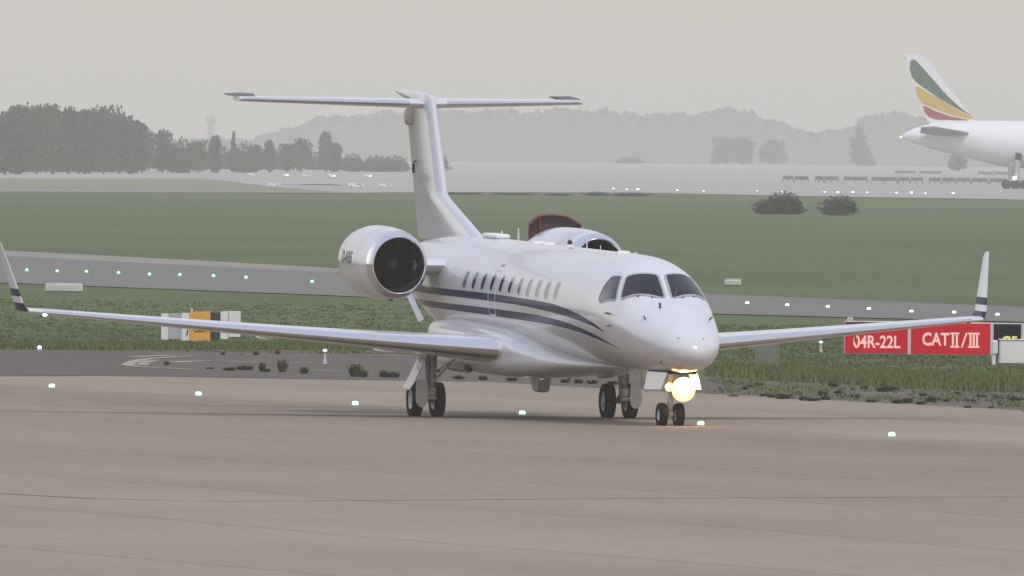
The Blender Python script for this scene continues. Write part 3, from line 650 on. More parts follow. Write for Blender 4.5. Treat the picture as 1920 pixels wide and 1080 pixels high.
def joints(n, pos, col):
    """paving lanes: slabs of slightly different tone with dark joints, running with the taxiway"""
    s = n.nodes.new('ShaderNodeSeparateXYZ'); n.links.new(pos, s.inputs[0])
    X = math_node(n, 'SUBTRACT', s.outputs[0], float(C0[0])); Y = math_node(n, 'SUBTRACT', s.outputs[1], float(C0[1]))
    ac = math_node(n, 'ADD', math_node(n, 'MULTIPLY', X, float(tn[0])), math_node(n, 'MULTIPLY', Y, float(tn[1])))
    al = math_node(n, 'ADD', math_node(n, 'MULTIPLY', X, float(td[0])), math_node(n, 'MULTIPLY', Y, float(td[1])))
    wob = n.nodes.new('ShaderNodeTexNoise'); wob.inputs['Scale'].default_value = .05; n.links.new(pos, wob.inputs[0])
    ac = math_node(n, 'ADD', ac, math_node(n, 'MULTIPLY', math_node(n, 'SUBTRACT', wob.outputs[0], .5), 1.2))
    lane = math_node(n, 'FLOOR', math_node(n, 'DIVIDE', ac, 7.4), 0)
    wn = n.nodes.new('ShaderNodeTexWhiteNoise'); wn.noise_dimensions = '1D'; n.links.new(lane, wn.inputs['W'])
    mr = n.nodes.new('ShaderNodeMapRange'); mr.inputs[3].default_value = .86; mr.inputs[4].default_value = 1.10; n.links.new(wn.outputs['Value'], mr.inputs[0])
    f = math_node(n, 'FRACT', math_node(n, 'DIVIDE', ac, 7.4), 0)
    j = math_node(n, 'LESS_THAN', math_node(n, 'MINIMUM', f, math_node(n, 'SUBTRACT', 1.0, f)), .009)
    # long soft streaks of tyre wear and old rain, along the lanes
    cb = n.nodes.new('ShaderNodeCombineXYZ'); n.links.new(math_node(n, 'MULTIPLY', ac, .13), cb.inputs[0]); n.links.new(math_node(n, 'MULTIPLY', al, .006), cb.inputs[1])
    st_ = n.nodes.new('ShaderNodeTexNoise'); st_.inputs['Scale'].default_value = 1; st_.inputs['Detail'].default_value = 4; n.links.new(cb.outputs[0], st_.inputs[0])
    m2 = n.nodes.new('ShaderNodeMapRange'); m2.inputs[1].default_value = .35; m2.inputs[2].default_value = .65; m2.inputs[3].default_value = .92; m2.inputs[4].default_value = 1.06; n.links.new(st_.outputs[0], m2.inputs[0])
    wear_shade = math_node(n, 'DIVIDE', math_node(n, 'ADD', ac, 3.4), 2.6); wear_shade = math_node(n, 'MULTIPLY', math_node(n, 'POWER', 2.718, math_node(n, 'MULTIPLY', math_node(n, 'MULTIPLY', wear_shade, wear_shade), -1.0)), .18)  # dark band by the centreline: tyre wear plus painted shade under the jet
    k = math_node(n, 'MULTIPLY', mr.outputs[0], m2.outputs[0]); k = math_node(n, 'MULTIPLY', k, math_node(n, 'SUBTRACT', 1.0, wear_shade)); k = math_node(n, 'MULTIPLY', k, math_node(n, 'SUBTRACT', 1.0, math_node(n, 'MULTIPLY', j, .32)))
    cc = n.nodes.new('ShaderNodeCombineColor'); [n.links.new(k, cc.inputs[i]) for i in range(3)]
    mx = n.nodes.new('ShaderNodeMixRGB'); mx.blend_type = 'MULTIPLY'; mx.inputs[0].default_value = 1; n.links.new(col, mx.inputs[1]); n.links.new(cc.outputs[0], mx.inputs[2]); return mx.outputs[0]
G_GRASS = ground_mat('mown_grass', [(.050, .084, .019), (.092, .124, .034), .24], (.014, 1.3), bump=.5, stretch=(1, 1.6, 1))
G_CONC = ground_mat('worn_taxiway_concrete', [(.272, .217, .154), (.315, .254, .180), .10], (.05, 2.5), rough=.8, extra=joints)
G_ASPH = ground_mat('grey_asphalt', [(.098, .084, .064), (.120, .103, .079), .08], (.04, 3.0), rough=.85, rot=0, stretch=(1, 4, 1))
G_FAR = ground_mat('far_taxiway_asphalt', [(.150, .142, .126), (.18, .171, .152), .06], (.02, 1.0), stretch=(1, 5, 1))
G_APRON = ground_mat('pale_apron_concrete', [(.30, .285, .265), (.42, .395, .37), .08], (.008, .2), stretch=(3, 1, 1))
G_SAND = ground_mat('pale_dry_verge', [(.20, .19, .14), (.29, .265, .205), .15], (.02, .6))
G_SOIL = ground_mat('gravel_shoulder', [(.085, .075, .055), (.14, .122, .095), .35], (.30, 3.0), bump=.6)
grass_base = sheet('ground', [(-2400, -300), (2400, -300), (2400, 14400), (-2400, 14400)], 0.0, G_GRASS)
# main taxiway: right-hand edge runs with the centreline; on the left it flares into a second taxiway
R_EDGE = [TW(-150, 15.3), TW(-40, 15.1), TW(0, 15.0), TW(25, 14.8), TW(55, 14.4)]
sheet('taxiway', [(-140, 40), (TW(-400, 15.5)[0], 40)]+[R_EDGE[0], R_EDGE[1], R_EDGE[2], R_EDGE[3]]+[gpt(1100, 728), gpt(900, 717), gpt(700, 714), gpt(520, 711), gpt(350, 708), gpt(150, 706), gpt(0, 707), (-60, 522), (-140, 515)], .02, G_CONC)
# dark seam along the edge of the concrete
def strip(name, pts, w, z, m, parent=None, kind=None):
    b = MB(); L = []
    P = [np.array(p, float) for p in pts]
    for i, p in enumerate(P):
        t = P[min(i+1, len(P)-1)]-P[max(i-1, 0)]; t /= np.linalg.norm(t); nn = np.array([-t[1], t[0]]); L.append((p-nn*w/2, p+nn*w/2))
    vs = [(*q, z) for a in L for q in a]; b.add(vs, [(2*i, 2*i+2, 2*i+3, 2*i+1) for i in range(len(P)-1)])
    o = b.build(name, m, parent, smooth=False)
    if o.data.polygons[0].normal.z < 0: o.data.flip_normals()
    if kind: tag(o, kind=kind)
    return o
SEAM = mat('dark_joint_seal', (.04, .036, .034), .8)
strip('pavement_joint', [(-60, 522.5), gpt(0, 707), gpt(150, 706), gpt(350, 708), gpt(520, 711), gpt(700, 714), gpt(900, 717)], .9, .032, SEAM, kind='structure')
sheet('side_taxiway', [(-140, 515), (-60, 522), gpt(0, 707), gpt(150, 706), gpt(350, 708), gpt(520, 711), gpt(700, 714), gpt(900, 717), gpt(1100, 728), gpt(1180, 722), gpt(1050, 700), gpt(880, 672), gpt(760, 658), gpt(400, 656), gpt(0, 655), (-60, 597), (-140, 590)], .012, G_ASPH)
sheet('gravel_shoulder', [R_EDGE[0], (R_EDGE[0][0]+6, R_EDGE[0][1]+2), TW(-40, 20.5), TW(-10, 21.5), gpt(1920, 738), gpt(1600, 726), gpt(1350, 708), gpt(1180, 700), gpt(1060, 700), gpt(1100, 728), R_EDGE[3], R_EDGE[2], R_EDGE[1]], .008, G_SOIL)
sheet('crossing_taxiway', [(-120, 1720), gpt(0, 480), gpt(400, 501), gpt(650, 515), gpt(1000, 534), gpt(1330, 552), gpt(1920, 577), (60, 560), (60, 480), gpt(1920, 605), gpt(1350, 590), gpt(1000, 572), gpt(640, 556), gpt(0, 531), (-120, 1230)], .03, G_FAR)
# cropped beige verge beyond its far edge
strip('dry_verge', [(-120, 1740), gpt(0, 476), gpt(400, 498), gpt(640, 513)], 8, .022, G_SAND, kind='structure')
# far apron with its edges
sheet('far_field', [(-1500, 2720), gpt(0, 361), gpt(400, 362), gpt(640, 361), gpt(500, 350), gpt(430, 340), gpt(380, 335), gpt(0, 335), (-1500, 4300)], .045, ground_mat('dry_far_field', [(.16, .17, .10), (.24, .235, .16), .15], (.01, .3), stretch=(6, 1, 1)))
sheet('apron', [gpt(640, 361), gpt(900, 361), gpt(1200, 362), gpt(1500, 368), gpt(1920, 375), (300, 2700), (1500, 2700), (1500, 9300), (-1500, 9300), (-1500, 4300), gpt(0, 335), gpt(380, 335), gpt(430, 340), gpt(500, 350)], .05, G_APRON)
strip('perimeter_path', [(-900, 2700), gpt(0, 357.5), gpt(300, 359), gpt(700, 361.5)], 60, .06, G_SAND, kind='structure')

CRK = mat('filled_crack', (.19, .15, .115), .85)
strip('pavement_joint', [gpt(0, 928), gpt(180, 938), gpt(400, 943), gpt(700, 941), gpt(1200, 937), gpt(1920, 934)], .16, .026, CRK, kind='structure')
# painted markings on the side taxiway: a rounded island outline with hatch lines at its nose
CREAM = mat('worn_cream_marking', (.32, .28, .19), .8, var=.25, vscale=1)
c3 = lambda x, y: gpt(200+x/3.43, 560+y/3.43)
def smooth_pts(P, k=6):
    P = [np.array(p) for p in P]; out = []
    for i in range(len(P)-1):
        p0, p1, p2, p3 = P[max(i-1, 0)], P[i], P[i+1], P[min(i+2, len(P)-1)]
        for j in range(k):
            t = j/k; out.append(.5*((2*p1)+(-p0+p2)*t+(2*p0-5*p1+4*p2-p3)*t*t+(-p0+3*p1-3*p2+p3)*t**3))
    return out+[P[-1]]
def marking(pts, w, name='painted_line'): 
    o = strip(name, smooth_pts(pts), w, .022, CREAM, kind='structure'); return o
marking([c3(560, 372), c3(420, 380), c3(280, 390), c3(190, 405), c3(140, 425), c3(150, 434), c3(260, 445), c3(400, 452), c3(550, 462)], .32)
marking([c3(215, 432), c3(240, 412), c3(290, 400)], .18); marking([c3(250, 434), c3(275, 415), c3(330, 400)], .10)
marking([c3(430, 415), c3(520, 408), c3(700, 405), c3(960, 412), c3(1400, 420), c3(1900, 430)], .55)
marking([c3(1430, 360), c3(1650, 363), c3(1960, 372)], .55)
marking([c3(1300, 463), c3(1420, 467), c3(1540, 470)], .5); marking([c3(150, 380), c3(420, 368), c3(700, 370)], .45)

# ================================================================== lights set in the pavement
GREEN = mat('lit_green_lens', (.8, 1, .9), .3, emit=(.62, 1.0, .78), es=6.0); GRN_HALO = mat('green_lens_rim', (.2, .6, .4), .3, emit=(.10, .42, .26), es=1.0)  # dimmer green emission on rim and cap paints a halo round the lens
WHITE = mat('lit_white_lens', (1, 1, 1), .3, emit=(1, .98, .92), es=4.5)
def inset(name, r, h, m1, m2):
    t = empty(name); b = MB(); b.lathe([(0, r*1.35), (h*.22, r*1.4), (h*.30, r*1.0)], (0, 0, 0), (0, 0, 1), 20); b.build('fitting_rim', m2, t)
    b = MB(); b.lathe([(h*.22, r*1.0), (h*.35, r*1.15), (h*.60, r*1.15), (h*.80, r*.9)], (0, 0, 0), (0, 0, 1), 20); b.build('lens', m1, t)
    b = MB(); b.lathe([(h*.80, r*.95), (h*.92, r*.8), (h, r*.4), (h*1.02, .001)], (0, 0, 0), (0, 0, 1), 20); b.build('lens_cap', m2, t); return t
p0 = inset('taxiway_centreline_light', .054, .10, GREEN, GRN_HALO)
places = [((97, 729), 'leftmost green centreline light in the taxiway, far left of the jet'), ((372, 744), 'green centreline light below the starboard wing, second from the left'),
          ((666, 762), 'green centreline light just left of the starboard main wheels'), ((979, 780), 'green centreline light under the fuselage between the main wheels'),
          ((1314, 800), 'green centreline light just right of the nose wheels'), ((1672, 821), 'rightmost green centreline light, on the open pavement below the red sign')]
def place(o, xy, z, label, cat, group, sc=1.0):
    o.location = (xy[0], xy[1], z); o.scale = (sc,)*3; tag(o, label, cat, group)
for i, (p, lb) in enumerate(places):
    o = p0 if i == 0 else copy_tree(p0); place(o, gpt(*p), .02, lb, 'light', 'green centreline lights of the taxiway')
lefts = [(50, 510), (107, 512), (162, 513), (222, 515), (280, 518), (337, 519), (400, 521), (461, 524), (585, 532)]
names = ['first', 'second', 'third', 'fourth', 'fifth', 'sixth', 'seventh', 'eighth', 'ninth', 'tenth', 'eleventh', 'twelfth', 'thirteenth']
GSOFT = mat('lit_pale_green_lens', (.7, .95, .85), .3, emit=(.50, .78, .68), es=.85)
q0 = inset('crossing_taxiway_light', .06, .13, GSOFT, GRN_HALO)
for i, p in enumerate(lefts):
    o = q0 if i == 0 else copy_tree(q0); place(o, gpt(*p), .03, 'pale green light in the crossing taxiway left of the jet, %s from the left' % names[i], 'light', 'pale green lights of the crossing taxiway')
w0 = inset('runway_light', .055, .11, WHITE, M['seal'])
rights = [(1401, 572), (1476, 576), (1552, 579), (1629, 583), (1709, 588), (1789, 590), (1870, 594)]
for i, p in enumerate(rights):
    o = w0 if i == 0 else copy_tree(w0); place(o, gpt(*p), .03, 'small white light in the crossing taxiway right of the jet, %s from the left' % names[i], 'light', 'white lights of the crossing taxiway')
apx = [(1150, 355, .7), (1175, 356, .6), (1196, 357, 1), (1270, 358, .7), (1319, 359, .5), (1420, 359, .5), (1468, 361, .8), (1546, 361, .6), (1571, 362, .9), (1599, 362, 1), (1626, 362, .6), (1681, 363, .8), (1709, 363, 1), (1735, 364, .7), (1787, 365, .9)]
for i, (x, y, s_) in enumerate(apx):
    o = copy_tree(w0); o.name = 'apron_edge_light'
    g = gpt(x, 367); xz = apt(x, y, 2900); place(o, (xz[0], 2900), .06, 'tiny white light at the near edge of the hazy apron, %s from the left' % (names[i] if i < 13 else ['fourteenth', 'fifteenth'][i-13]), 'light', 'white lights along the apron edge', 2.6*s_)
    b = MB(); b.tube((0, 0, -.0), (0, 0, max(.05, (xz[1]-.06)/(2.6*s_))), .02, .02, 8); st_ = b.build('stem', M['seal'], o)
    for ch in o.children:
        if ch.name.startswith(('lens', 'fitting')): ch.location.z = max(.05, (xz[1]-.06)/(2.6*s_))

# elevated edge lights on stakes
BLUE = mat('lit_blue_lens', (.3, .4, 1), .2, emit=(.25, .35, 1.0), es=2.5)
def stake(px, py, top, label, lens=True, white=False):
    x, y = gpt(px, py); h = apt(px, top, y)[1]; t = empty('edge_light', (x, y, .0), label=label, cat='light', group='edge lights on stakes')
    b = MB(); b.tube((0, 0, 0), (0, 0, h*.35), .055, .04, 12); b.tube((0, 0, h*.35), (0, 0, h*.82), .035, .03, 10); b.build('stake', mat('pale_stake', (.55, .50, .44), .7), t)
    b = MB(); b.tube((0, 0, h*.82), (0, 0, h*.88), .06, .06, 14); b.build('collar', M['navy'], t)
    b = MB(); b.lathe([(h*.86, .055), (h*.94, .06), (h, .04), (h*1.02, .001)], (0, 0, 0), (0, 0, 1), 16); b.build('blue_globe', BLUE, t)
    b = MB(); b.lathe([(-.035, .001), (-.02, .03), (0, .036), (.02, .03), (.035, .001)], (0, -.045, h*.93), (0, 0, 1), 12); b.build('bulb', WHITE, t)
stake(609, 683, 655, 'blue edge light on a pale stake beside the bushes left of the jet')
stake(1539, 661, 640, 'blue edge light on a short stake in the grass left of the red sign')
x, y = gpt(74, 658); t = empty('edge_light', (x, y, .012), label='white light at the grass edge on the far left', cat='light', group='edge lights on stakes')
b = MB(); b.tube((0, 0, 0), (0, 0, .06), .07, .05, 12); b.build('base', M['seal'], t); b = MB(); b.lathe([(.06, .05), (.11, .045), (.13, .001)], (0, 0, 0), (0, 0, 1), 12); b.build('lens', WHITE, t)

# ================================================================== signs and cabinets
RED = mat('lit_red_sign_face', (.50, .006, .016), .7, var=.12, vscale=2, spec=.15, emit=(.6, .006, .02), es=.22); LET = mat('lit_pink_white_lettering', (.9, .6, .55), .5, emit=(1, .42, .38), es=.35)
BLACK = mat('black_sign_face', (.008, .008, .018), .9, spec=.1); YEL = mat('lit_yellow_lettering', (.75, .68, .12), .5, emit=(.75, .68, .15), es=.35)
FRM = mat('pale_sign_frame', (.62, .58, .57), .5, var=.08, vscale=3); PANEL = mat('white_cabinet_paint', (.74, .74, .72), .55, var=.07, vscale=1.6); PGREY = mat('grey_cabinet_paint', (.40, .40, .43), .6, var=.06)
ORG = mat('orange_sign_face', (.68, .33, .06), .5, var=.08, vscale=2, emit=(.7, .33, .05), es=.10); BLK2 = mat('dirty_black_panel', (.035, .03, .03), .6, var=.3)
def put_text(txt, size, par, x, y, z, m, bold=.0, xs=1.0, name='lettering'):
    me = text_mesh(txt, size, bold, xs=xs); me.materials.clear(); me.materials.append(m)
    o = bpy.data.objects.new(name, me); COL.objects.link(o); o.parent = par; o.rotation_euler = (R(90), 0, 0); o.location = (x, y, z); return o
D_S = 600.0
def X_(px, y=620): return apt(px, y, D_S)[0]
def Z_(py, px=1720): return apt(px, py, D_S)[1]
def sign_box(t, x0, x1, z0, z1, face, name, dep=.32, fr=.022, front=0.0):
    b = MB(); b.box(((x0+x1)/2, front+dep/2, (z0+z1)/2), (x1-x0, dep, z1-z0), bev=.012); c = b.build(name, FRM, t, angle=30)
    b = MB(); b.box(((x0+x1)/2, front-.004, (z0+z1)/2), (x1-x0-2*fr, .012, z1-z0-2*fr)); b.build('sign_face', face, c, smooth=False); return c
sr = empty('taxiway_sign', (X_(1720), D_S, 0), label='long red and black sign lettered 04R-22L and CAT II/III behind the port wing', cat='sign')
ox_ = X_(1720); zt, zb_ = Z_(603), Z_(665)
a0, a1, a2, a3, a4 = [X_(p)-ox_ for p in (1583, 1705, 1860, 1916, 1960)]
c1_ = sign_box(sr, a0, a1-.0, zb_, zt, RED, 'sign_panel'); c2_ = sign_box(sr, a1+.004, a2, zb_-.01, zt-.015, RED, 'sign_panel'); c3_ = sign_box(sr, a2+.004, a3, zb_, zt-.02, BLACK, 'sign_panel')
c4_ = sign_box(sr, a3+.004, a4, zb_, zt-.02, PANEL, 'sign_panel')
for xx in (a1, a2): b = MB(); b.box((xx, -.012, (zt+zb_)/2-.01), (.085, .03, zt-zb_-.02), bev=.006); b.build('mullion', FRM, sr)
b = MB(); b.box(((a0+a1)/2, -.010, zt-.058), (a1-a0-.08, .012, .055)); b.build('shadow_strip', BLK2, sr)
def tsz(o): return o
zl = Z_(643)
put_text('04R-22L', .46, c1_, (X_(1644)-ox_), -.022, Z_(643), LET, .010, xs=.80)
put_text('CAT', .47, c2_, (X_(1754.5)-ox_), -.022, Z_(637), LET, .012, xs=.78)
def bar(par, x, z, w, h, m=LET, sh=0.0):
    b = MB(); b.add([(x-w/2-sh, -.022, z-h/2), (x+w/2-sh, -.022, z-h/2), (x+w/2+sh, -.022, z+h/2), (x-w/2+sh, -.022, z+h/2)], [(0, 1, 2, 3)]); return b
zc_ = Z_(637); hh = .40; b = MB()
def bars(cx, k, wd):
    for i in range(k):
        xx = cx-ox_+(i-(k-1)/2)*wd; b.add([(xx-.027, -.022, zc_-hh/2), (xx+.027, -.022, zc_-hh/2), (xx+.027, -.022, zc_+hh/2), (xx-.027, -.022, zc_+hh/2)], [(0, 1, 2, 3)])
    for s_ in (-1, 1):
        w2 = (k-1)*wd/2+.07; xx = cx-ox_; zz = zc_+s_*(hh/2-.02); b.add([(xx-w2, -.023, zz-.022), (xx+w2, -.023, zz-.022), (xx+w2, -.023, zz+.022), (xx-w2, -.023, zz+.022)], [(0, 1, 2, 3)])
bars(X_(1790.5), 2, .105); bars(X_(1826), 3, .088)
xx = X_(1808)-ox_; b.add([(xx-.09, -.022, zc_-hh/2), (xx-.045, -.022, zc_-hh/2), (xx+.09, -.022, zc_+hh/2), (xx+.045, -.022, zc_+hh/2)], [(0, 1, 2, 3)])
b.build('roman_numerals', LET, c2_, smooth=False)
put_text('C5', .44, c3_, (X_(1893)-ox_), -.022, Z_(641), YEL, .012, xs=.85)
b = MB(); b.box((X_(1594)-ox_, .16, zt+.045), (.16, .2, .09), bev=.01); b.build('junction_box', FRM, sr); b = MB(); b.box((X_(1594)-ox_, .055, zt+.045), (.09, .012, .045)); b.build('box_window', PGREY, sr)
for xx in (a0+.2, a1-.25, a1+.3, a2-.2, a3-.15): b = MB(); b.tube((xx, .16, 0), (xx, .16, zb_+.02), .035, .035, 10); b.build('leg', M['seal'], sr)
# white cabinet and bollard in front of the black sign
xc, yc = gpt(1900, 686); k = 1/(FPX/yc)
cb_ = empty('equipment_cabinet', (apt(1900, 660, yc)[0], yc, 0), label='white cabinet standing in front of the black and yellow C5 sign', cat='cabinet')
z1 = apt(1900, 638, yc)[1]; b = MB(); b.box((.18, .3, z1/2+.02), (1.08, .6, z1-.04), bev=.035); b.build('cabinet_body', PANEL, cb_); b = MB(); b.box((.18, .3, z1+.012), (1.12, .64, .03), bev=.01); b.build('lid', PANEL, cb_)
b = MB(); b.box((.18, .3, .03), (.98, .5, .06)); b.build('plinth', M['seal'], cb_); b = MB(); b.box((.55, -.008, z1*.55), (.03, .02, .12), bev=.005); b.build('handle', M['seal'], cb_)
xb, yb = gpt(1863, 686); bl = empty('white_post', (xb, yb, 0), label='stubby white post between the red sign and the white cabinet', cat='post'); hb = apt(1863, 638, yb)[1]
b = MB(); b.tube((0, 0, 0), (0, 0, hb*.5), .05, .055, 16); b.build('post', PANEL, bl); b = MB(); b.lathe([(hb*.48, .085), (hb*.95, .085), (hb, .06), (hb*1.01, .001)], (.02, 0, 0), (0, 0, 1), 20); b.build('cap', PANEL, bl)
# green-grey cabinet under the port wing
xg, yg = gpt(1440, 690); zg = apt(1440, 640, yg)[1]; gc = empty('utility_box', (xg, yg, 0), label='grey-green utility box in the grass below the port wing', cat='cabinet')
b = MB(); b.box((.0, .25, zg/2), (.56, .4, zg), bev=.015); b.build('box_body', mat('grey_green_enamel', (.16, .18, .13), .7, var=.08), gc); b = MB(); b.box((-.30, .22, zg/2+.01), (.035, .06, zg)); b.build('edge_post', FRM, gc); b = MB(); b.box((0, .25, zg+.012), (.60, .44, .03), bev=.008); b.build('lid', mat('lid_grey', (.25, .26, .22), .7), gc)
# left-hand sign with orange and black panels
DL = 622.0
def XL(px): return apt(px, 615, DL)[0]
def ZL_(py, px=376): return apt(px, py, DL)[1]
sl = empty('taxiway_sign', (XL(376), DL, 0), label='white sign with orange and black panels behind the starboard wing', cat='sign'); o0 = XL(376)
zt = ZL_(586); zb_ = ZL_(640)
for (p0_, p1_, mt, y0, y1, nm) in ((302, 316, PANEL, 588, 637, 'end_panel'), (316, 340, PGREY, 588, 636, 'grey_panel'), (340, 355, PANEL, 587, 639, 'white_panel'), (355, 394.5, ORG, 585.5, 640, 'orange_panel'), (394.5, 413, BLK2, 586, 638, 'black_panel'), (413, 428, PANEL, 584, 636, 'white_panel'), (428.5, 451, PANEL, 583.5, 632, 'end_panel')):
    x0, x1 = XL(p0_)-o0, XL(p1_)-o0; z0, z1 = ZL_(y1, (p0_+p1_)/2), ZL_(y0, (p0_+p1_)/2)
    b = MB(); b.box(((x0+x1)/2, .15, (z0+z1)/2), (x1-x0-.006, .3, z1-z0), bev=.008); pn = b.build(nm, mt, sl)
    if nm == 'orange_panel': put_text('C3C4', .16, pn, (x0+x1)/2, -.006, ZL_(619.5), BLACK, .006, xs=.92)
for p in (320, 350, 404, 440): b = MB(); b.tube((XL(p)-o0, .15, 0), (XL(p)-o0, .15, .25), .03, .03, 8); b.build('leg', M['seal'], sl)
b = MB(); b.box((XL(359)-o0, .15, ZL_(582)+.0), (.06, .08, .11), bev=.01); b.build('junction_box', FRM, sl)
b = MB(); b.box((XL(380)-o0, .15, ZL_(584.5)), (.45, .25, .03), bev=.008); b.build('top_rail', mat('faded_orange_rail', (.5, .25, .15), .6), sl)
# two pale low cabinets further out
for (px0, px1, py0, py1, lb) in ((84, 155, 532, 547, 'long low pale block in the grass at the far left edge'), (1358, 1390, 524, 535, 'small pale block in the far grass right of the cockpit')):
    g = gpt((px0+px1)/2, py1+1); w = (px1-px0)*g[1]/FPX; h = apt((px0+px1)/2, py0, g[1])[1]
    t = empty('concrete_block', (g[0], g[1], 0), label=lb, cat='block'); b = MB(); b.box((0, .2, h/2), (w, .4, h), bev=.05); b.build('block_body', mat('weathered_white_concrete', (.55, .54, .49), .8, var=.12), t); b = MB(); b.box((0, .2, h+.01), (w*.96, .34, .03), bev=.01); b.build('capping', FRM, t)
# ================================================================== plants
def leaf_mat(name, c, v=.35):
    m = mat(name, c, .75, spec=.2); n = m.node_tree; b = n.nodes['Principled BSDF']
    oi = n.nodes.new('ShaderNodeNewGeometry'); r = n.nodes.new('ShaderNodeValToRGB')
    r.color_ramp.elements[0].color = (*[k*(1-v) for k in c], 1); r.color_ramp.elements[1].color = (*[k*(1+v) for k in c], 1)
    n.links.new(oi.outputs['Random Per Island'], r.inputs[0]); n.links.new(r.outputs[0], b.inputs['Base Color']); return m
LEAF = leaf_mat('dark_tree_leaves', (.036, .048, .030), .15); LEAF2 = leaf_mat('blue_green_leaves', (.050, .065, .040)); LEAF3 = leaf_mat('far_wood_leaves', (.055, .066, .045), .12); BARK = mat('tree_bark', (.09, .075, .06), .9, var=.3)
WEED = leaf_mat('dark_weed_leaves', (.080, .090, .036), .35); BLADE = leaf_mat('grass_blades', (.112, .134, .040), .18); BUSH = leaf_mat('shrub_leaves', (.030, .046, .034), .35)
rng = np.random.default_rng(11)
def clumps(b, lobes, n, size, flat=.6, thin=0):
    """leaf sized quads spread through the volume of the lobes (cx,cy,cz,rx,ry,rz)"""
    vol = np.array([l[3]*l[4]*l[5] for l in lobes])**.67; vol = vol/vol.sum()
    for i in range(n):
        l = lobes[rng.choice(len(lobes), p=vol)]; d = rng.normal(size=3); d /= np.linalg.norm(d); rr = rng.uniform(.45, 1.04)**.6
        c = np.array(l[:3])+d*rr*np.array(l[3:]); s_ = size*rng.uniform(.5, 1.4)
        u = rng.normal(size=3); u /= np.linalg.norm(u); w = np.cross(u, rng.normal(size=3)); w /= np.linalg.norm(w)
        b.add([c-u*s_*.5, c-w*s_*.35, c+u*s_*.5, c+w*s_*.35], [(0, 1, 2, 3)])
def tree_proto(kind, h, w, leaf, n=900, size=None):
    t = empty('tree'); L = []
    if kind == 'round':
        for k in range(22):
            a = rng.uniform(0, 6.28); r = rng.uniform(0, .30)*w; z = h*rng.uniform(.16, .84); s_ = w*rng.uniform(.15, .27)*(1.15-abs(z/h-.55)); L.append((r*math.cos(a), r*math.sin(a)*.8, z, s_, s_*.9, s_*.85*min(1.4, h/w)))
        L.append((0, 0, h*.52, w*.38, w*.36, h*.42)); L.append((0, 0, h*.25, w*.40, w*.38, h*.22))
    elif kind == 'tall':
        for k in range(12):
            z = h*(.12+.82*k/11); s_ = w*.5*(1-(k/11)**1.5*.72)*rng.uniform(.75, 1.05); L.append((rng.uniform(-.08, .08)*w, rng.uniform(-.08, .08)*w, z, s_, s_, h*.09))
    elif kind == 'bushy':
        for k in range(9):
            a = rng.uniform(0, 6.28); r = rng.uniform(.1, .36)*w; s_ = w*rng.uniform(.16, .26); L.append((r*math.cos(a), r*math.sin(a), h*rng.uniform(.22, .50), s_, s_, h*rng.uniform(.22, .34)))
        L.append((0, 0, h*.54, w*.36, w*.34, h*.44)); L.append((.02, 0, h*.36, w*.38, w*.36, h*.40)); L.append((0, 0, h*.2, w*.48, w*.45, h*.22))
    b = MB(); clumps(b, L, n, size or h*.07); o = b.build('crown', leaf, t, smooth=False)
    b = MB(); r0 = h*.022; b.tube((0, 0, 0), (w*.01, 0, h*.3), r0*1.3, r0, 8); b.tube((w*.01, 0, h*.3), (0, 0, h*.75), r0, r0*.3, 8)
    for k in range(5):
        a = rng.uniform(0, 6.28); z = h*rng.uniform(.25, .5); b.tube((0, 0, z), (w*.28*math.cos(a), w*.28*math.sin(a), z+h*.22), r0*.55, r0*.2, 6)
    b.build('trunk', BARK, t); return t
protos = [tree_proto('round', 1, .95, LEAF, 2200, .085), tree_proto('round', 1, .8, LEAF, 2200, .085), tree_proto('round', 1, 1.15, LEAF2, 2400, .085), tree_proto('tall', 1, .42, LEAF, 1200, .07), tree_proto('bushy', 1, 1.5, LEAF, 2600, .10), tree_proto('round', 1, .7, LEAF2, 1600, .085)]
used = set()
def plant(k, px, top, wpx, D, label, group=None, cat='tree', name='tree', base=None):
    """a tree of proto k standing at distance D, its top at row `top`, wpx pixels wide"""
    x, z = apt(px, top, D); w = wpx*D/FPX
    o = protos[k] if k not in used else copy_tree(protos[k]); used.add(k)
    pw = (.95, .8, 1.15, .42, 1.5, .7)[k]; o.name = name
    o.location = (x, D, 0); o.scale = (w/pw, w/pw, z*1.02); o.rotation_euler = (0, 0, rng.uniform(0, 6.28)); tag(o, label, cat, group); return o
WOOD = 'trees of the wood on the left horizon'
big = [(10, 205, 90), (35, 193, 75), (70, 192, 85), (100, 194, 70), (130, 196, 80), (160, 199, 60), (195, 195, 65), (225, 206, 70), (250, 222, 60), (268, 240, 50), (-20, 215, 80), (50, 225, 120), (120, 225, 120), (190, 228, 110)]
bl_ = ['broad hazy tree at the left edge with the sky beside it', 'tall hazy tree at the highest point of the wood, near the left edge', 'broad tree on the flat top of the wood, just right of its highest point', 'hazy tree in the middle of the flat top of the wood', 'hazy broad tree in the left half of the wood top', 'narrow tree in the notch of the wood top', 'high tree where the wood starts to slope down', 'tree on the upper slope at the right of the wood', 'tree halfway down the right slope of the wood', 'lowest tree at the foot of the right slope of the wood', 'tree cut by the left edge of the photo', 'wide dark tree in the body of the wood below its highest point', 'wide dark tree in the body of the wood below the notch', 'wide dark tree in the body of the wood above the slope foot']
for i, (x, y, w) in enumerate(big): plant([0, 1, 2, 5, 0, 1, 2, 0, 1, 2, 0, 4, 4, 4][i], x, y, w*1.25, 3900+35*i, bl_[i], WOOD)
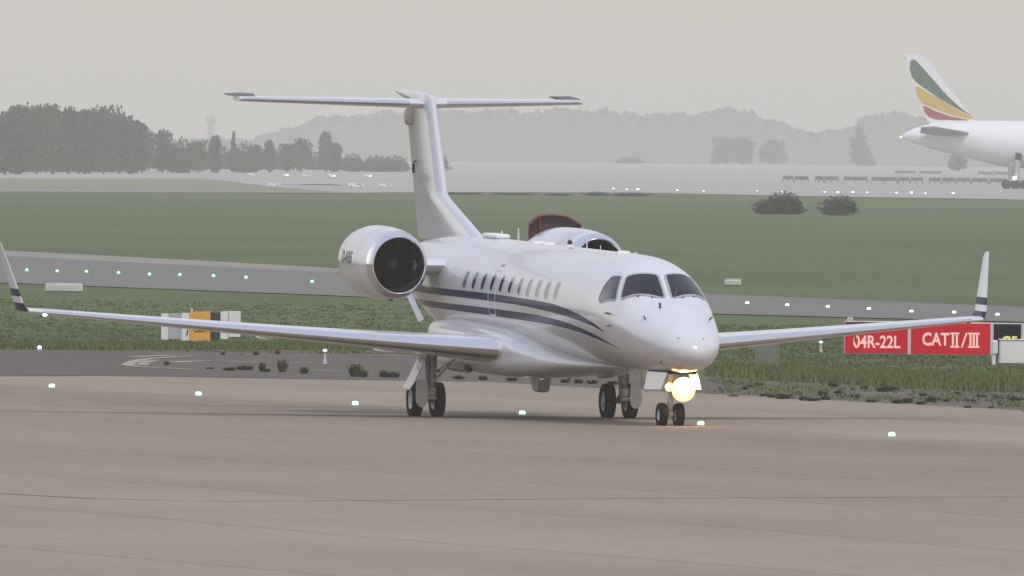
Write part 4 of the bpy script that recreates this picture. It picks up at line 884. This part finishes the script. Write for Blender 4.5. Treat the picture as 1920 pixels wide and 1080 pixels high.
row = [(305, 240, 45, 0, 'round tree standing clear just right of the big wood'), (340, 258, 60, 4, 'low wide tree right of the clear-standing round one'), (372, 262, 40, 2, 'low tree left of the small pointed crown'), (404, 251, 28, 1, 'rounded tree peak beside the small pointed crown'), (438, 249, 16, 3, 'small pointed tree in the low hedge line'), (462, 266, 50, 4, 'low wide tree right of the small pointed crown'), (480, 268, 40, 0, 'low tree in the middle of the hedge line'), (506, 260, 24, 1, 'small rounded peak in the hedge line below the tailplane tip'), (540, 268, 36, 2, 'low tree left of the square dark crown'), (565, 258, 45, 2, 'square dark crown left of the tree with a bulging top'), (611, 243, 34, 5, 'dark tree with a bulging top, tallest near the tail fin'), (628, 265, 36, 1, 'sloping tree at the foot of the tall bulging one'), (662, 287, 46, 4, 'low bush right of the tall bulging tree'), (705, 291, 60, 4, 'low faint bush just left of the tail fin'), (740, 291, 60, 4, 'faint bush touching the left of the tail fin'), (815, 284, 60, 4, 'faint bush showing right of the tail fin'), (320, 275, 90, 4, 'wide low thicket at the foot of the hedge line near the big wood'), (420, 275, 110, 4, 'wide low thicket under the small pointed tree'), (510, 278, 100, 4, 'wide low thicket left of the square crown'), (600, 284, 100, 4, 'wide low thicket under the tall bulging tree')]
for i, (x, y, w, k, lb) in enumerate(row): plant(k, x, y, w*1.2, 4300+50*i, lb, WOOD)
RT = 8800
for (x, y, w, k, lb) in ((1362, 258, 62, 2, 'left tree of the hazy pair beyond the apron'), (1395, 256, 44, 1, 'taller middle crown of the hazy group beyond the apron'), (1450, 260, 66, 0, 'right tree of the hazy pair beyond the apron'), (1340, 290, 20, 4, 'tiny bush at the left foot of the hazy pair'), (1612, 238, 44, 3, 'tall narrow conical tree beyond the apron'), (1181, 294, 66, 4, 'low flat bush alone on the far edge of the apron')):
    plant(k, x, y, w*1.1, RT, lb, 'hazy trees beyond the apron').location.z = 0
plant(0, 1795, 284, 46, 6800, 'round bush below the tail of the airliner', 'hazy trees beyond the apron')
plant(4, 1630, 290, 34, RT+80, 'small bush at the foot of the tall conical tree', 'hazy trees beyond the apron')
# far wood: reads as one mass in the haze
b = MB(); prof = pchip([-500, -60, 250, 480, 540, 600, 700, 850, 1000, 1100, 1180, 1260, 1340, 1390, 1440, 1500, 1560, 1600, 1620, 1700, 1760, 1850, 2400], [262, 262, 262, 258, 240, 220, 212, 207, 206, 203, 212, 214, 206, 204, 222, 243, 246, 240, 214, 212, 230, 262, 262])
DF = 12600.0
core = [[], [], [], []]
for px in range(-500, 2401, 12):
    zt_ = apt(px, prof(px)+3*math.sin(px/17)+2*math.sin(px/7.3)+2.5, DF)[1]; xx = apt(px, 300, DF)[0]
    for c_, (dy, fz) in zip(core, ((-450, 0), (-380, .80), (0, .98), (500, .9))): c_.append((xx*(DF+dy)/DF, DF+dy, max(zt_*fz, 0)))
nc = len(core[0]); b.add([p for c_ in core for p in c_], [(r*nc+i, r*nc+i+1, (r+1)*nc+i+1, (r+1)*nc+i) for r in range(3) for i in range(nc-1)])
for i in range(9000):
    px = rng.uniform(-500, 2400); d = DF+rng.uniform(-500, 700); x, zt_ = apt(px, prof(px)+rng.uniform(-4, 12)*rng.random()+3*math.sin(px/17)+2*math.sin(px/7.3), d); z = zt_*rng.uniform(.80, 1.0); s_ = rng.uniform(1.2, 3.0)
    u = rng.normal(size=3); u /= np.linalg.norm(u); w = np.cross(u, rng.normal(size=3)); w /= np.linalg.norm(w); c = np.array([x, d, max(z-s_*.4, .5)])
    b.add([c-u*s_, c-w*s_*.8, c+u*s_, c+w*s_*.8], [(0, 1, 2, 3)])
o = b.build('distant_wood', LEAF3, smooth=False); tag(o, kind='stuff')
# shrubs in the middle grass
sh = []
for (x, y, w, top, k, lb) in ((1470, 402, 78, 359, 4, 'large dark rounded shrub in the far grass, left of its smaller neighbour'), (1436, 402, 42, 372, 4, 'small dark shrub growing at the left foot of the large one'), (1575, 404, 68, 365, 4, 'dark flat-topped shrub standing alone in the far grass')):
    D = gpt(x, y)[1]; o = plant(k, x, top, w*1.2, D, lb, 'dark shrubs in the far grass', 'shrub', 'shrub')
    for ch in o.children:
        if ch.name.startswith('crown'):
            ch.data = ch.data.copy(); ch.data.materials[0] = BUSH

# weeds: three kinds of tuft
def weed_proto(kind):
    b = MB(); n = 110
    for i in range(n):
        a = rng.uniform(0, 6.28); l = rng.uniform(.35, 1.0); r = rng.uniform(0, .34); lean = rng.uniform(.05, .45)*(1.6 if kind == 1 else 1); wd = rng.uniform(.03, .07)
        c = np.array([r*math.cos(a), r*math.sin(a), 0]); t = c+np.array([math.cos(a)*lean, math.sin(a)*lean, l]); s_ = np.array([-math.sin(a), math.cos(a), 0])*wd; md = (c+t)/2+np.array([0, 0, .08])
        b.add([c-s_*.5, c+s_*.5, md+s_, t, md-s_], [(0, 1, 2, 3, 4)])
    if kind == 2: clumps(b, [(0, 0, .5, .4, .4, .4), (.2, .1, .35, .3, .3, .3)], 160, .13)
    return b
wp = [weed_proto(i).build('weed', WEED, smooth=False) for i in range(3)]; wused = set()
def weed(px, py, w, h, label=None, group='dark weeds along the pavement edge'):
    k = int(rng.integers(0, 3)); x, y = gpt(px, py); s_ = y/FPX
    if k in wused: o = wp[k].copy(); COL.objects.link(o)
    else: o = wp[k]; wused.add(k)
    o.name = 'weed'; o.location = (x, y, 0.0); o.scale = (w*s_*1.1, w*s_*1.1, h*s_*1.15); o.rotation_euler = (0, 0, rng.uniform(0, 6.28))
    tag(o, label, 'weed', group); return o
LW = 'weed tufts on the marked island'
isl = [(750, 365, 30, 25, 'small weed at the far edge of the marked island, leftmost there'), (868, 368, 12, 16, 'tiny weed sprig on the far edge of the marked island'), (960, 365, 44, 28, 'low weed on the far edge of the marked island, left of the upright one'), (1098, 362, 38, 36, 'upright weed on the far edge of the marked island'), (385, 430, 36, 28, 'weed growing on the painted nose of the island'), (665, 455, 60, 14, 'flat weed patch leftmost on the near edge of the island'), (790, 466, 95, 26, 'low wide weed patch on the near edge of the island'), (865, 462, 50, 36, 'weed right of the low wide patch on the near edge'), (915, 462, 50, 34, 'weed left of the bare stalk on the near edge'), (1000, 472, 50, 60, 'tall thin weed on the near edge of the island'), (1030, 474, 50, 24, 'low weed at the foot of the tall thin one'), (1130, 474, 70, 78, 'upright leafy weed left of the blue edge light'), (1270, 486, 70, 46, 'round weed below the blue edge light'), (1600, 506, 90, 88, 'largest leafy weed on the near edge, right of the blue edge light'), (1650, 508, 70, 50, 'weed leaning on the right of the largest one'), (1790, 510, 90, 48, 'wide weed left of the starboard main gear'), (1850, 512, 70, 44, 'weed just left of the starboard gear door'), (1520, 357, 40, 10, 'flat far weed left of the wing root'), (1600, 352, 50, 14, 'flat far weed under the wing root')]
for (x, y, w, h, lb) in isl: weed(200+x/3.43, 560+y/3.43, w/3.43, h/3.43, lb, LW)
# weeds of the gravel shoulder on the right, many and irregular
SHW = 'dark weeds along the gravel shoulder on the right'
def right_edge(x): return 744+(x-1350)*.0505
k = 0
for x in np.linspace(1362, 1925, 40):
    x = x+rng.uniform(-7, 7); r = rng.random(); y = right_edge(x)+(rng.uniform(-6, 1) if r < .35 else rng.uniform(-30, -9)); s_ = rng.uniform(.6, 1.4)
    weed(x, y, 19*s_, 8*s_*rng.uniform(.6, 1.3), 'dark weed tuft in the gravel strip on the right, between grass and pavement', SHW); k += 1
for x in (860, 905, 960, 1085, 1110, 1150, 1060, 1205): weed(x, 712+(x-860)*.035, 20, 9, 'low dark weed seen through the gap under the belly', 'low weeds behind the landing gear')
# grass: short blades over the verges one can see from here (nobody could count them)
b = MB()
def blades(poly_px, n, hh, wid=.012):
    for i in range(n):
        px = rng.uniform(poly_px[0], poly_px[1]); f = rng.random()**1.3; y0 = poly_px[2]+(poly_px[3]-poly_px[2])*(px-poly_px[0])/(poly_px[1]-poly_px[0]); y1 = poly_px[4]+(poly_px[5]-poly_px[4])*(px-poly_px[0])/(poly_px[1]-poly_px[0])
        x, y = gpt(px, y0+(y1-y0)*f); 
        if math.sin(x*1.7+y*.13)+math.sin(x*.6-y*.31) < rng.uniform(-2.2, .8): continue
        for q in range(4):
            a = rng.uniform(0, 6.28); h = hh*rng.uniform(.4, 1.3); l = h*.5; cx, cy = x+rng.uniform(-.12, .12), y+rng.uniform(-.3, .3)
            b.add([(cx-wid, cy, 0), (cx+wid, cy, 0), (cx+math.cos(a)*l, cy+math.sin(a)*l, h)], [(0, 1, 2)])
blades((1330, 1960, 700, 732, 610, 612), 7000, .055, .03); blades((-30, 880, 655, 668, 560, 575), 5500, .05, .03); blades((1330, 1960, 708, 740, 690, 715), 3500, .20, .02); blades((1330, 1960, 736, 768, 700, 730), 700, .09, .02); blades((-30, 760, 656, 658, 647, 650), 3500, .16, .02)
o = b.build('grass', BLADE, smooth=False); tag(o, kind='stuff')
# low mounds of rough grass that read as a dark line along the verge
# ================================================================== airliner far off
DA = 3480.0; sA = FPX/DA
def PA(px, py): x, z = apt(px, py, DA); return x, z
AW = mat('airliner_white', (.88, .88, .89), .35, coat=.3, var=.03); AGR = mat('airliner_grey_belly', (.45, .45, .47), .5)
x0, z0 = PA(1690, 258); gz = 0
air = empty('airliner', (x0, DA, 0), label='white airliner with a green, yellow and red tail fin, far off in the haze', cat='airplane')
stn = [(1690, 255, 259), (1700, 247, 263), (1715, 240, 269), (1740, 233, 277), (1770, 228.5, 285), (1800, 227, 292), (1840, 226.5, 303), (1880, 226.5, 312), (1920, 226.5, 316), (1960, 226.5, 317)]
b = MB(); rings = []
for (px, yt, yb_) in stn+[(2460, 226.5+0, 317), (2520, 230, 317), (2560, 245, 313), (2580, 265, 305), (2586, 280, 294)]:
    x, zt_ = PA(px, yt+(px-1690)*0); _, zb2 = PA(px, yb_)
    if px > 1960: zt_ = PA(1960, yt)[1]; zb2 = PA(1960, yb_)[1]
    h = (zt_-zb2)/2; zc = (zt_+zb2)/2
    rings.append([(x-x0, h*1.0*math.cos(t), zc+h*math.sin(t)) for t in [2*math.pi*k/32 for k in range(32)]])
b.loft(rings); b.build('fuselage', AW, air, angle=60)
# fin with its plumes laid on both faces
def flat(pts, y0, th, par, name, m, ctr=None):
    P = [PA(*p) for p in pts]; b = MB(); b.loft([[(x-x0, y0-th/2, z) for x, z in P], [(x-x0, y0+th/2, z) for x, z in P]]); return b.build(name, m, par, angle=20)
fp = [(1697, 102), (1722, 101), (1745, 118), (1829, 229), (1835, 236), (1748, 236), (1738, 222)]
afin = flat(fp, 0, .55, air, 'fin', AW)
cr = lambda x, y: (1400+x/3, 60+y/3)
G_ = mat('plume_green', (.035, .10, .055), .5); Y_ = mat('plume_yellow', (.62, .42, .06), .5); R_ = mat('plume_red', (.36, .03, .035), .5)
pg = [cr(*p) for p in ((935, 153), (952, 160), (985, 195), (1050, 270), (1130, 360), (1200, 425), (1275, 478), (1180, 430), (1080, 372), (1010, 325), (955, 285), (928, 250), (917, 205), (920, 165))]
py_ = [cr(*p) for p in ((950, 310), (965, 305), (1010, 335), (1100, 385), (1200, 445), (1275, 482), (1262, 492), (1150, 468), (1060, 435), (990, 405), (965, 370), (952, 335))]
pr_ = [cr(*p) for p in ((990, 418), (1002, 415), (1060, 445), (1150, 475), (1240, 492), (1245, 498), (1150, 496), (1070, 494), (1025, 480), (1000, 450))]
for poly, mm in ((pg, G_), (py_, Y_), (pr_, R_)):
    for s_ in (-1, 1): flat(poly, s_*.285, .012, afin, 'tail_plume', mm)
# tailplane, wing, engine, gear
def surf3(pts, name, m, par, th=.35):
    b = MB(); P = [np.array(p, float) for p in pts]; b.loft([[p+np.array([0, 0, -th/2]) for p in P], [p+np.array([0, 0, th/2]) for p in P]]); return b.build(name, m, par, angle=20)
zs = PA(1750, 247)[1]
for s_ in (-1, 1):
    b = MB(); L = 11.0; rg = []
    for i in range(7):
        t = i/6; xa = PA(1722, 240)[0]-x0+(-.2)*t; ch = 8.0*(1-t)+2.6*t; xr = PA(1722, 240)[0]-x0+8.2*(1-t)+2.8*t
        rg.append([(xr-fx_*ch, s_*(2.0+t*L), zs-.2+fz*ch+t*.9) for fx_, fz in foil(0, 1, k=8, t=.12, camber=-.01)])
    b.loft(rg); b.build('tailplane', mat('shaded_tailplane_grey', (.30, .30, .33), .5), air, angle=30)  # the tailplane's shade is put into this darker grey
zw = PA(1960, 305)[1]
for s_ in (-1, 1):
    b = MB(); rg = []
    for i in range(9):
        t = i/8; ch = 13*(1-t)+2.5*t; xr = PA(1960, 300)[0]-x0+24-t*20
        rg.append([(xr-fx_*ch, s_*(2.5+t*29), zw+fz*ch+t*3.2) for fx_, fz in foil(0, 1, k=10, t=.12)])
    b.loft(rg); b.build('wing', AGR, air, angle=30)
    b = MB(); b.lathe([(-3, 1.2), (-2, 1.75), (0, 1.95), (2.5, 1.9), (3, 1.7)], (PA(1960, 300)[0]-x0+20, s_*10.5, zw-1.9), (1, 0, 0), 24, cap=True); b.build('engine', AW, air)
gx = PA(1905, 330)[0]-x0
for s_ in (-1, 1):
    b = MB(); b.tube((gx, s_*4.3, PA(1905, 300)[1]), (gx, s_*4.3, .7), .45, .35, 12); b.build('main_gear_leg', AGR, air)
    b = MB()
    for dx in (-1.4, 0, 1.4):
        for dy in (-.6, .6): b.lathe([(-.25, .3), (-.25, .62), (-.1, .72), (.1, .72), (.25, .62), (.25, .3)], (gx+dx, s_*4.3+dy, .72), (0, 1, 0), 20, cap=True)
    b.build('main_gear_wheels', M['tyre'], air)
    b = MB(); b.box((gx-.3, s_*3.3, PA(1905, 305)[1]-1.3), (1.7, .15, 2.6), bev=.05); b.build('gear_door', AGR, air)
b = MB(); b.box((gx+.3, -3.35, PA(1905, 292)[1]), (1.0, .1, 1.6), bev=.1); b.build('cargo_door_gap', M['dark'], air)
b = MB(); b.tube((gx+38, 0, 5), (gx+38, 0, .7), .25, .2, 12); [b.lathe([(-.2, .2), (-.2, .5), (.2, .5), (.2, .2)], (gx+38, dy, .5), (0, 1, 0), 16, cap=True) for dy in (-.4, .4)]; b.build('nose_gear', AGR, air)
b = MB(); b.lathe([(-.18, .001), (-.1, .14), (.1, .14), (.18, .001)], (-.05, 0, PA(1690, 257)[1]), (1, 0, 0), 12); b.build('tail_light', WHITE, air)
b = MB(); b.lathe([(-.3, .001), (-.2, .30), (.2, .30), (.3, .001)], (PA(1901, 334)[0]-x0, -5.2, PA(1901, 334)[1]), (0, 0, 1), 14); b.build('wheel_bay_lamp', WHITE, air)
# low barriers standing in rows on the apron
BAR = mat('dark_barrier', (.085, .085, .09), .8, var=.2)
def barrier(px0, px1, py0, py1, D, lb):
    x_0, zt_ = apt(px0, py0, D); x_1, zb2 = apt(px1, py0, D); h = (py1-py0)*D/FPX; mid = (x_0+x_1)/2; w = x_1-x_0
    t = empty('blast_barrier', (mid, D, 0), label=lb, cat='barrier', group='low dark barriers on the apron'); n = max(2, int(w/2.2))
    b = MB()
    b.loft([[(-w/2, 0, .5), (w/2, 0, .5), (w/2, .25, .5), (-w/2, .25, .5)], [(-w/2, .5, .5+h), (w/2, .5, .5+h), (w/2, .62, .5+h), (-w/2, .62, .5+h)]]); b.build('screen', BAR, t, angle=20)
    b = MB()
    for i in range(n+1): b.tube((-w/2+w*i/n, .3, 0), (-w/2+w*i/n, .3, .6), .08, .08, 6)
    b.build('posts', BAR, t)
segs = [(1468, 1487), (1490, 1516), (1528, 1544), (1546, 1572), (1582, 1626), (1635, 1682), (1684, 1705), (1707, 1730), (1742, 1764), (1767, 1792), (1794, 1820), (1822, 1852), (1855, 1888)]
for i, (a_, c_) in enumerate(segs):
    yy = 335+(a_-1468)*.006; barrier(a_, c_, yy, yy+7, 3950+rng.uniform(-30, 30), 'low dark barrier on the apron, %s from the left in the nearer row' % names[i])
for i, (a_, c_) in enumerate([(1678, 1717), (1724, 1765), (1834, 1862), (1864, 1896)]): barrier(a_, c_, 318, 323, 5400, 'low faint barrier, %s from the left in the far row' % names[i])
# service vehicles on the hazy apron left of the fin
VW = mat('hazy_white_vehicle', (.8, .8, .78), .5); VG = mat('vehicle_glass', (.05, .06, .07), .2)
def van(px, py, wpx, hpx, lb, lit=False, D=None):
    g = gpt(px, py) if D is None else (apt(px, py, D)[0], D); s_ = g[1]/FPX; w, h = wpx*s_, hpx*s_
    t = empty('service_vehicle', (g[0], g[1], .05), label=lb, cat='vehicle', group='pale service vehicles on the hazy apron')
    b = MB(); b.loft([[(x, y, z) for x, z in ((-w/2, h*.2), (w/2, h*.2), (w/2, h*.6), (w*.38, h*.95), (-w/2, h))] for y in (-.9, .9)]); b.build('vehicle_body', VW, t, angle=20)
    b = MB(); b.box((w*.2, -.92, h*.72), (w*.3, .03, h*.2)); b.build('window', VG, t)
    for xx in (-w*.32, w*.32):
        b = MB(); b.lathe([(-.95, h*.1), (-.95, h*.19), (.95, h*.19), (.95, h*.1)], (xx, 0, h*.19), (0, 1, 0), 14, cap=True); b.build('wheel', M['tyre'], t)
    if lit: b = MB(); b.lathe([(-.13, .001), (-.08, .15), (.08, .15), (.13, .001)], (w*.3, -1.0, h*.5), (0, 0, 1), 12); b.build('headlight', WHITE, t)
for (x, y, w, h, lb, l) in ((562, 318, 34, 9, 'long pale vehicle parked highest on the hazy apron', False), (475, 331, 22, 6, 'low pale vehicle at the left end of the hazy apron', False), (622, 334, 14, 8, 'lit vehicle with the brightest lamp on the hazy apron', True), (690, 333, 14, 6, 'pale lit vehicle close to the left of the tail fin', True), (535, 332, 12, 6, 'small lit vehicle left of the brightest lamp', True), (575, 332, 16, 5, 'small pale vehicle in the middle of the hazy apron', False), (515, 350, 22, 6, 'pale vehicle at the near side of the hazy apron, left', False), (668, 352, 30, 8, 'pale vehicle nearest the tail fin on the near side of the apron', False), (723, 351, 26, 6, 'low pale vehicle partly hidden by the tail fin', False)): van(x, y, w, h, lb, l)
# dark scrub patch on the apron verge
for (x, y, w, t_, lb) in ((600, 352, 100, 345, 'long dark scrub on the verge of the hazy apron'), (540, 352, 90, 346, 'low dark scrub left of the long one on the apron verge'), (640, 354, 40, 347, 'short dark scrub at the right end of the apron verge')): plant(4, x, t_, w, 3150, lb, 'scrub on the apron verge', 'shrub', 'shrub')
for i, (x, w, t_) in enumerate(((870, 90, 360), (960, 110, 361), (1120, 60, 359), (1180, 90, 361), (1045, 70, 362))): plant(4, x, t_, w, 2640, 'low hedge clump on the near edge of the apron, %s from the left' % names[i], 'hedge clumps on the apron edge', 'shrub', 'shrub')
# two faint towers in the haze
def tower(px, top, w, D, lb):
    x, z = apt(px, top, D); ww = w*D/FPX; t = empty('distant_tower', (x, D, 0), label=lb, cat='tower'); g = mat('tower_concrete', (.35, .34, .33), .8)
    b = MB(); b.lathe([(0, ww*.42), (z*.8, ww*.34)], (0, 0, 0), (0, 0, 1), 16); b.build('shaft', g, t); b = MB(); b.lathe([(z*.78, ww*.34), (z*.84, ww*.55), (z*.95, ww*.55), (z, ww*.3), (z*1.01, .001)], (0, 0, 0), (0, 0, 1), 16); b.build('tower_head', g, t)
tower(396, 217, 17, 13400, 'very faint tower showing above the low hedge line left of the jet')

# ================================================================== crew
SKIN = mat('skin', (.42, .24, .17), .6); SHIRT = mat('white_shirt_cloth', (.8, .8, .82), .8); HAIR = mat('dark_hair', (.03, .02, .015), .8)
def person(Y, label, lean=0.0, turn=0.0):
    """seated pilot in the jet's own space; body is one skinned surface"""
    base = Vector(A(3.35, Y, 2.40))
    J = {'pelvis': (0, 0, -.25, .15), 'waist': (.0, 0, -.05, .14), 'chest': (.02, 0, .16, .16), 'neck0': (.03, 0, .32, .075), 'neck': (.05, 0, .38, .056), 'head0': (.06, 0, .43, .075), 'head1': (.07, 0, .51, .098), 'head2': (.065, 0, .58, .088), 'crown': (.06, 0, .63, .045),
         'shl': (.02, .17, .25, .068), 'ell': (.10, .25, .0, .048), 'wrl': (.34, .16, -.02, .034), 'hal': (.41, .14, -.01, .036), 'shr': (.02, -.17, .25, .068), 'elr': (.10, -.25, .0, .048), 'wrr': (.34, -.16, -.02, .034), 'har': (.41, -.14, -.01, .036),
         'hil': (.05, .10, -.28, .10), 'knl': (.45, .12, -.22, .075), 'hir': (.05, -.10, -.28, .10), 'knr': (.45, -.12, -.22, .075)}
    E_ = [('pelvis', 'waist'), ('waist', 'chest'), ('chest', 'neck0'), ('neck0', 'neck'), ('neck', 'head0'), ('head0', 'head1'), ('head1', 'head2'), ('head2', 'crown'), ('chest', 'shl'), ('shl', 'ell'), ('ell', 'wrl'), ('wrl', 'hal'), ('chest', 'shr'), ('shr', 'elr'), ('elr', 'wrr'), ('wrr', 'har'), ('pelvis', 'hil'), ('hil', 'knl'), ('pelvis', 'hir'), ('hir', 'knr')]
    ks = list(J); me = bpy.data.meshes.new('person'); me.from_pydata([J[k][:3] for k in ks], [(ks.index(a), ks.index(c)) for a, c in E_], [])
    o = bpy.data.objects.new('person', me); COL.objects.link(o); md = o.modifiers.new('skin', 'SKIN'); md.use_smooth_shade = True
    for i, k_ in enumerate(ks): me.skin_vertices[0].data[i].radius = (J[k_][3],)*2; me.skin_vertices[0].data[i].use_root = (k_ == 'pelvis')
    o.modifiers.new('sub', 'SUBSURF').levels = 1; o.modifiers['sub'].render_levels = 2
    dg = bpy.context.evaluated_depsgraph_get(); dg.update(); m2 = bpy.data.meshes.new_from_object(o.evaluated_get(dg)); o.modifiers.clear(); o.data = m2
    m2.materials.clear(); m2.materials.append(SKIN); m2.materials.append(SHIRT)
    for p in m2.polygons:
        c = p.center
        if c.z < .345 and c.x < .33: p.material_index = 1
    # face: nose, ears, eyes
    b = MB(); b.lathe([(0, .020), (.02, .016), (.035, .002)], (.155, 0, .50), (1, 0, -.35), 10); b.build('nose', SKIN, o)
    for s_ in (-1, 1):
        b = MB(); b.lathe([(-.012, .001), (-.006, .010), (.006, .010), (.012, .001)], (.150, s_*.034, .525), (1, 0, 0), 10); b.build('eye', M['dark'], o)
        b = MB(); b.lathe([(-.01, .005), (0, .028), (.01, .02)], (.06, s_*.098, .505), (0, 1, 0), 12); b.build('ear', SKIN, o)
    b = MB(); b.box((.158, 0, .462), (.01, .045, .008)); b.build('mouth', mat('lips', (.3, .1, .08), .6), o)
    b = MB(); b.lathe([(-.02, .103), (.03, .104), (.07, .088), (.10, .055), (.115, .001)], (.045, 0, .555), (-.25, 0, 1), 24); b.build('hair', HAIR, o)
    b = MB()
    for s_ in (-1, 1): b.lathe([(-.02, .001), (-.018, .038), (.018, .038), (.02, .001)], (.06, s_*.108, .51), (0, 1, 0), 14)
    b.tube((.06, .105, .52), (.05, 0, .685), .012, .012, 8); b.tube((.05, 0, .685), (.06, -.105, .52), .012, .012, 8); b.build('headset', M['dark'], o)
    mw = Matrix.Translation(jet.location) @ jet.rotation_euler.to_matrix().to_4x4(); o.matrix_world = mw @ Matrix.Translation(base) @ Matrix.Rotation(turn, 4, 'Z')
    tag(o, label, 'person'); return o
person(.50, 'person in a white shirt and headset sitting behind the left half of the windscreen', turn=-.15)
person(-.50, 'person in a white shirt and headset sitting behind the right half of the windscreen', turn=.1)

# ================================================================== haze
HZ = bpy.data.materials.new('haze_air'); HZ.use_nodes = True; n = HZ.node_tree; n.nodes.clear()
o_ = n.nodes.new('ShaderNodeOutputMaterial'); pv = n.nodes.new('ShaderNodeVolumePrincipled'); pv.inputs['Color'].default_value = (.985, .945, .865, 1); pv.inputs['Density'].default_value = .000122; pv.inputs['Anisotropy'].default_value = 0.0
n.links.new(pv.outputs[0], o_.inputs['Volume'])
b = MB(); b.box((0, 7000, 21), (4900, 15000, 44)); hz = b.build('haze', HZ, smooth=False); tag(hz, kind='stuff')
hz.visible_shadow = True
S.cycles.use_denoising = True
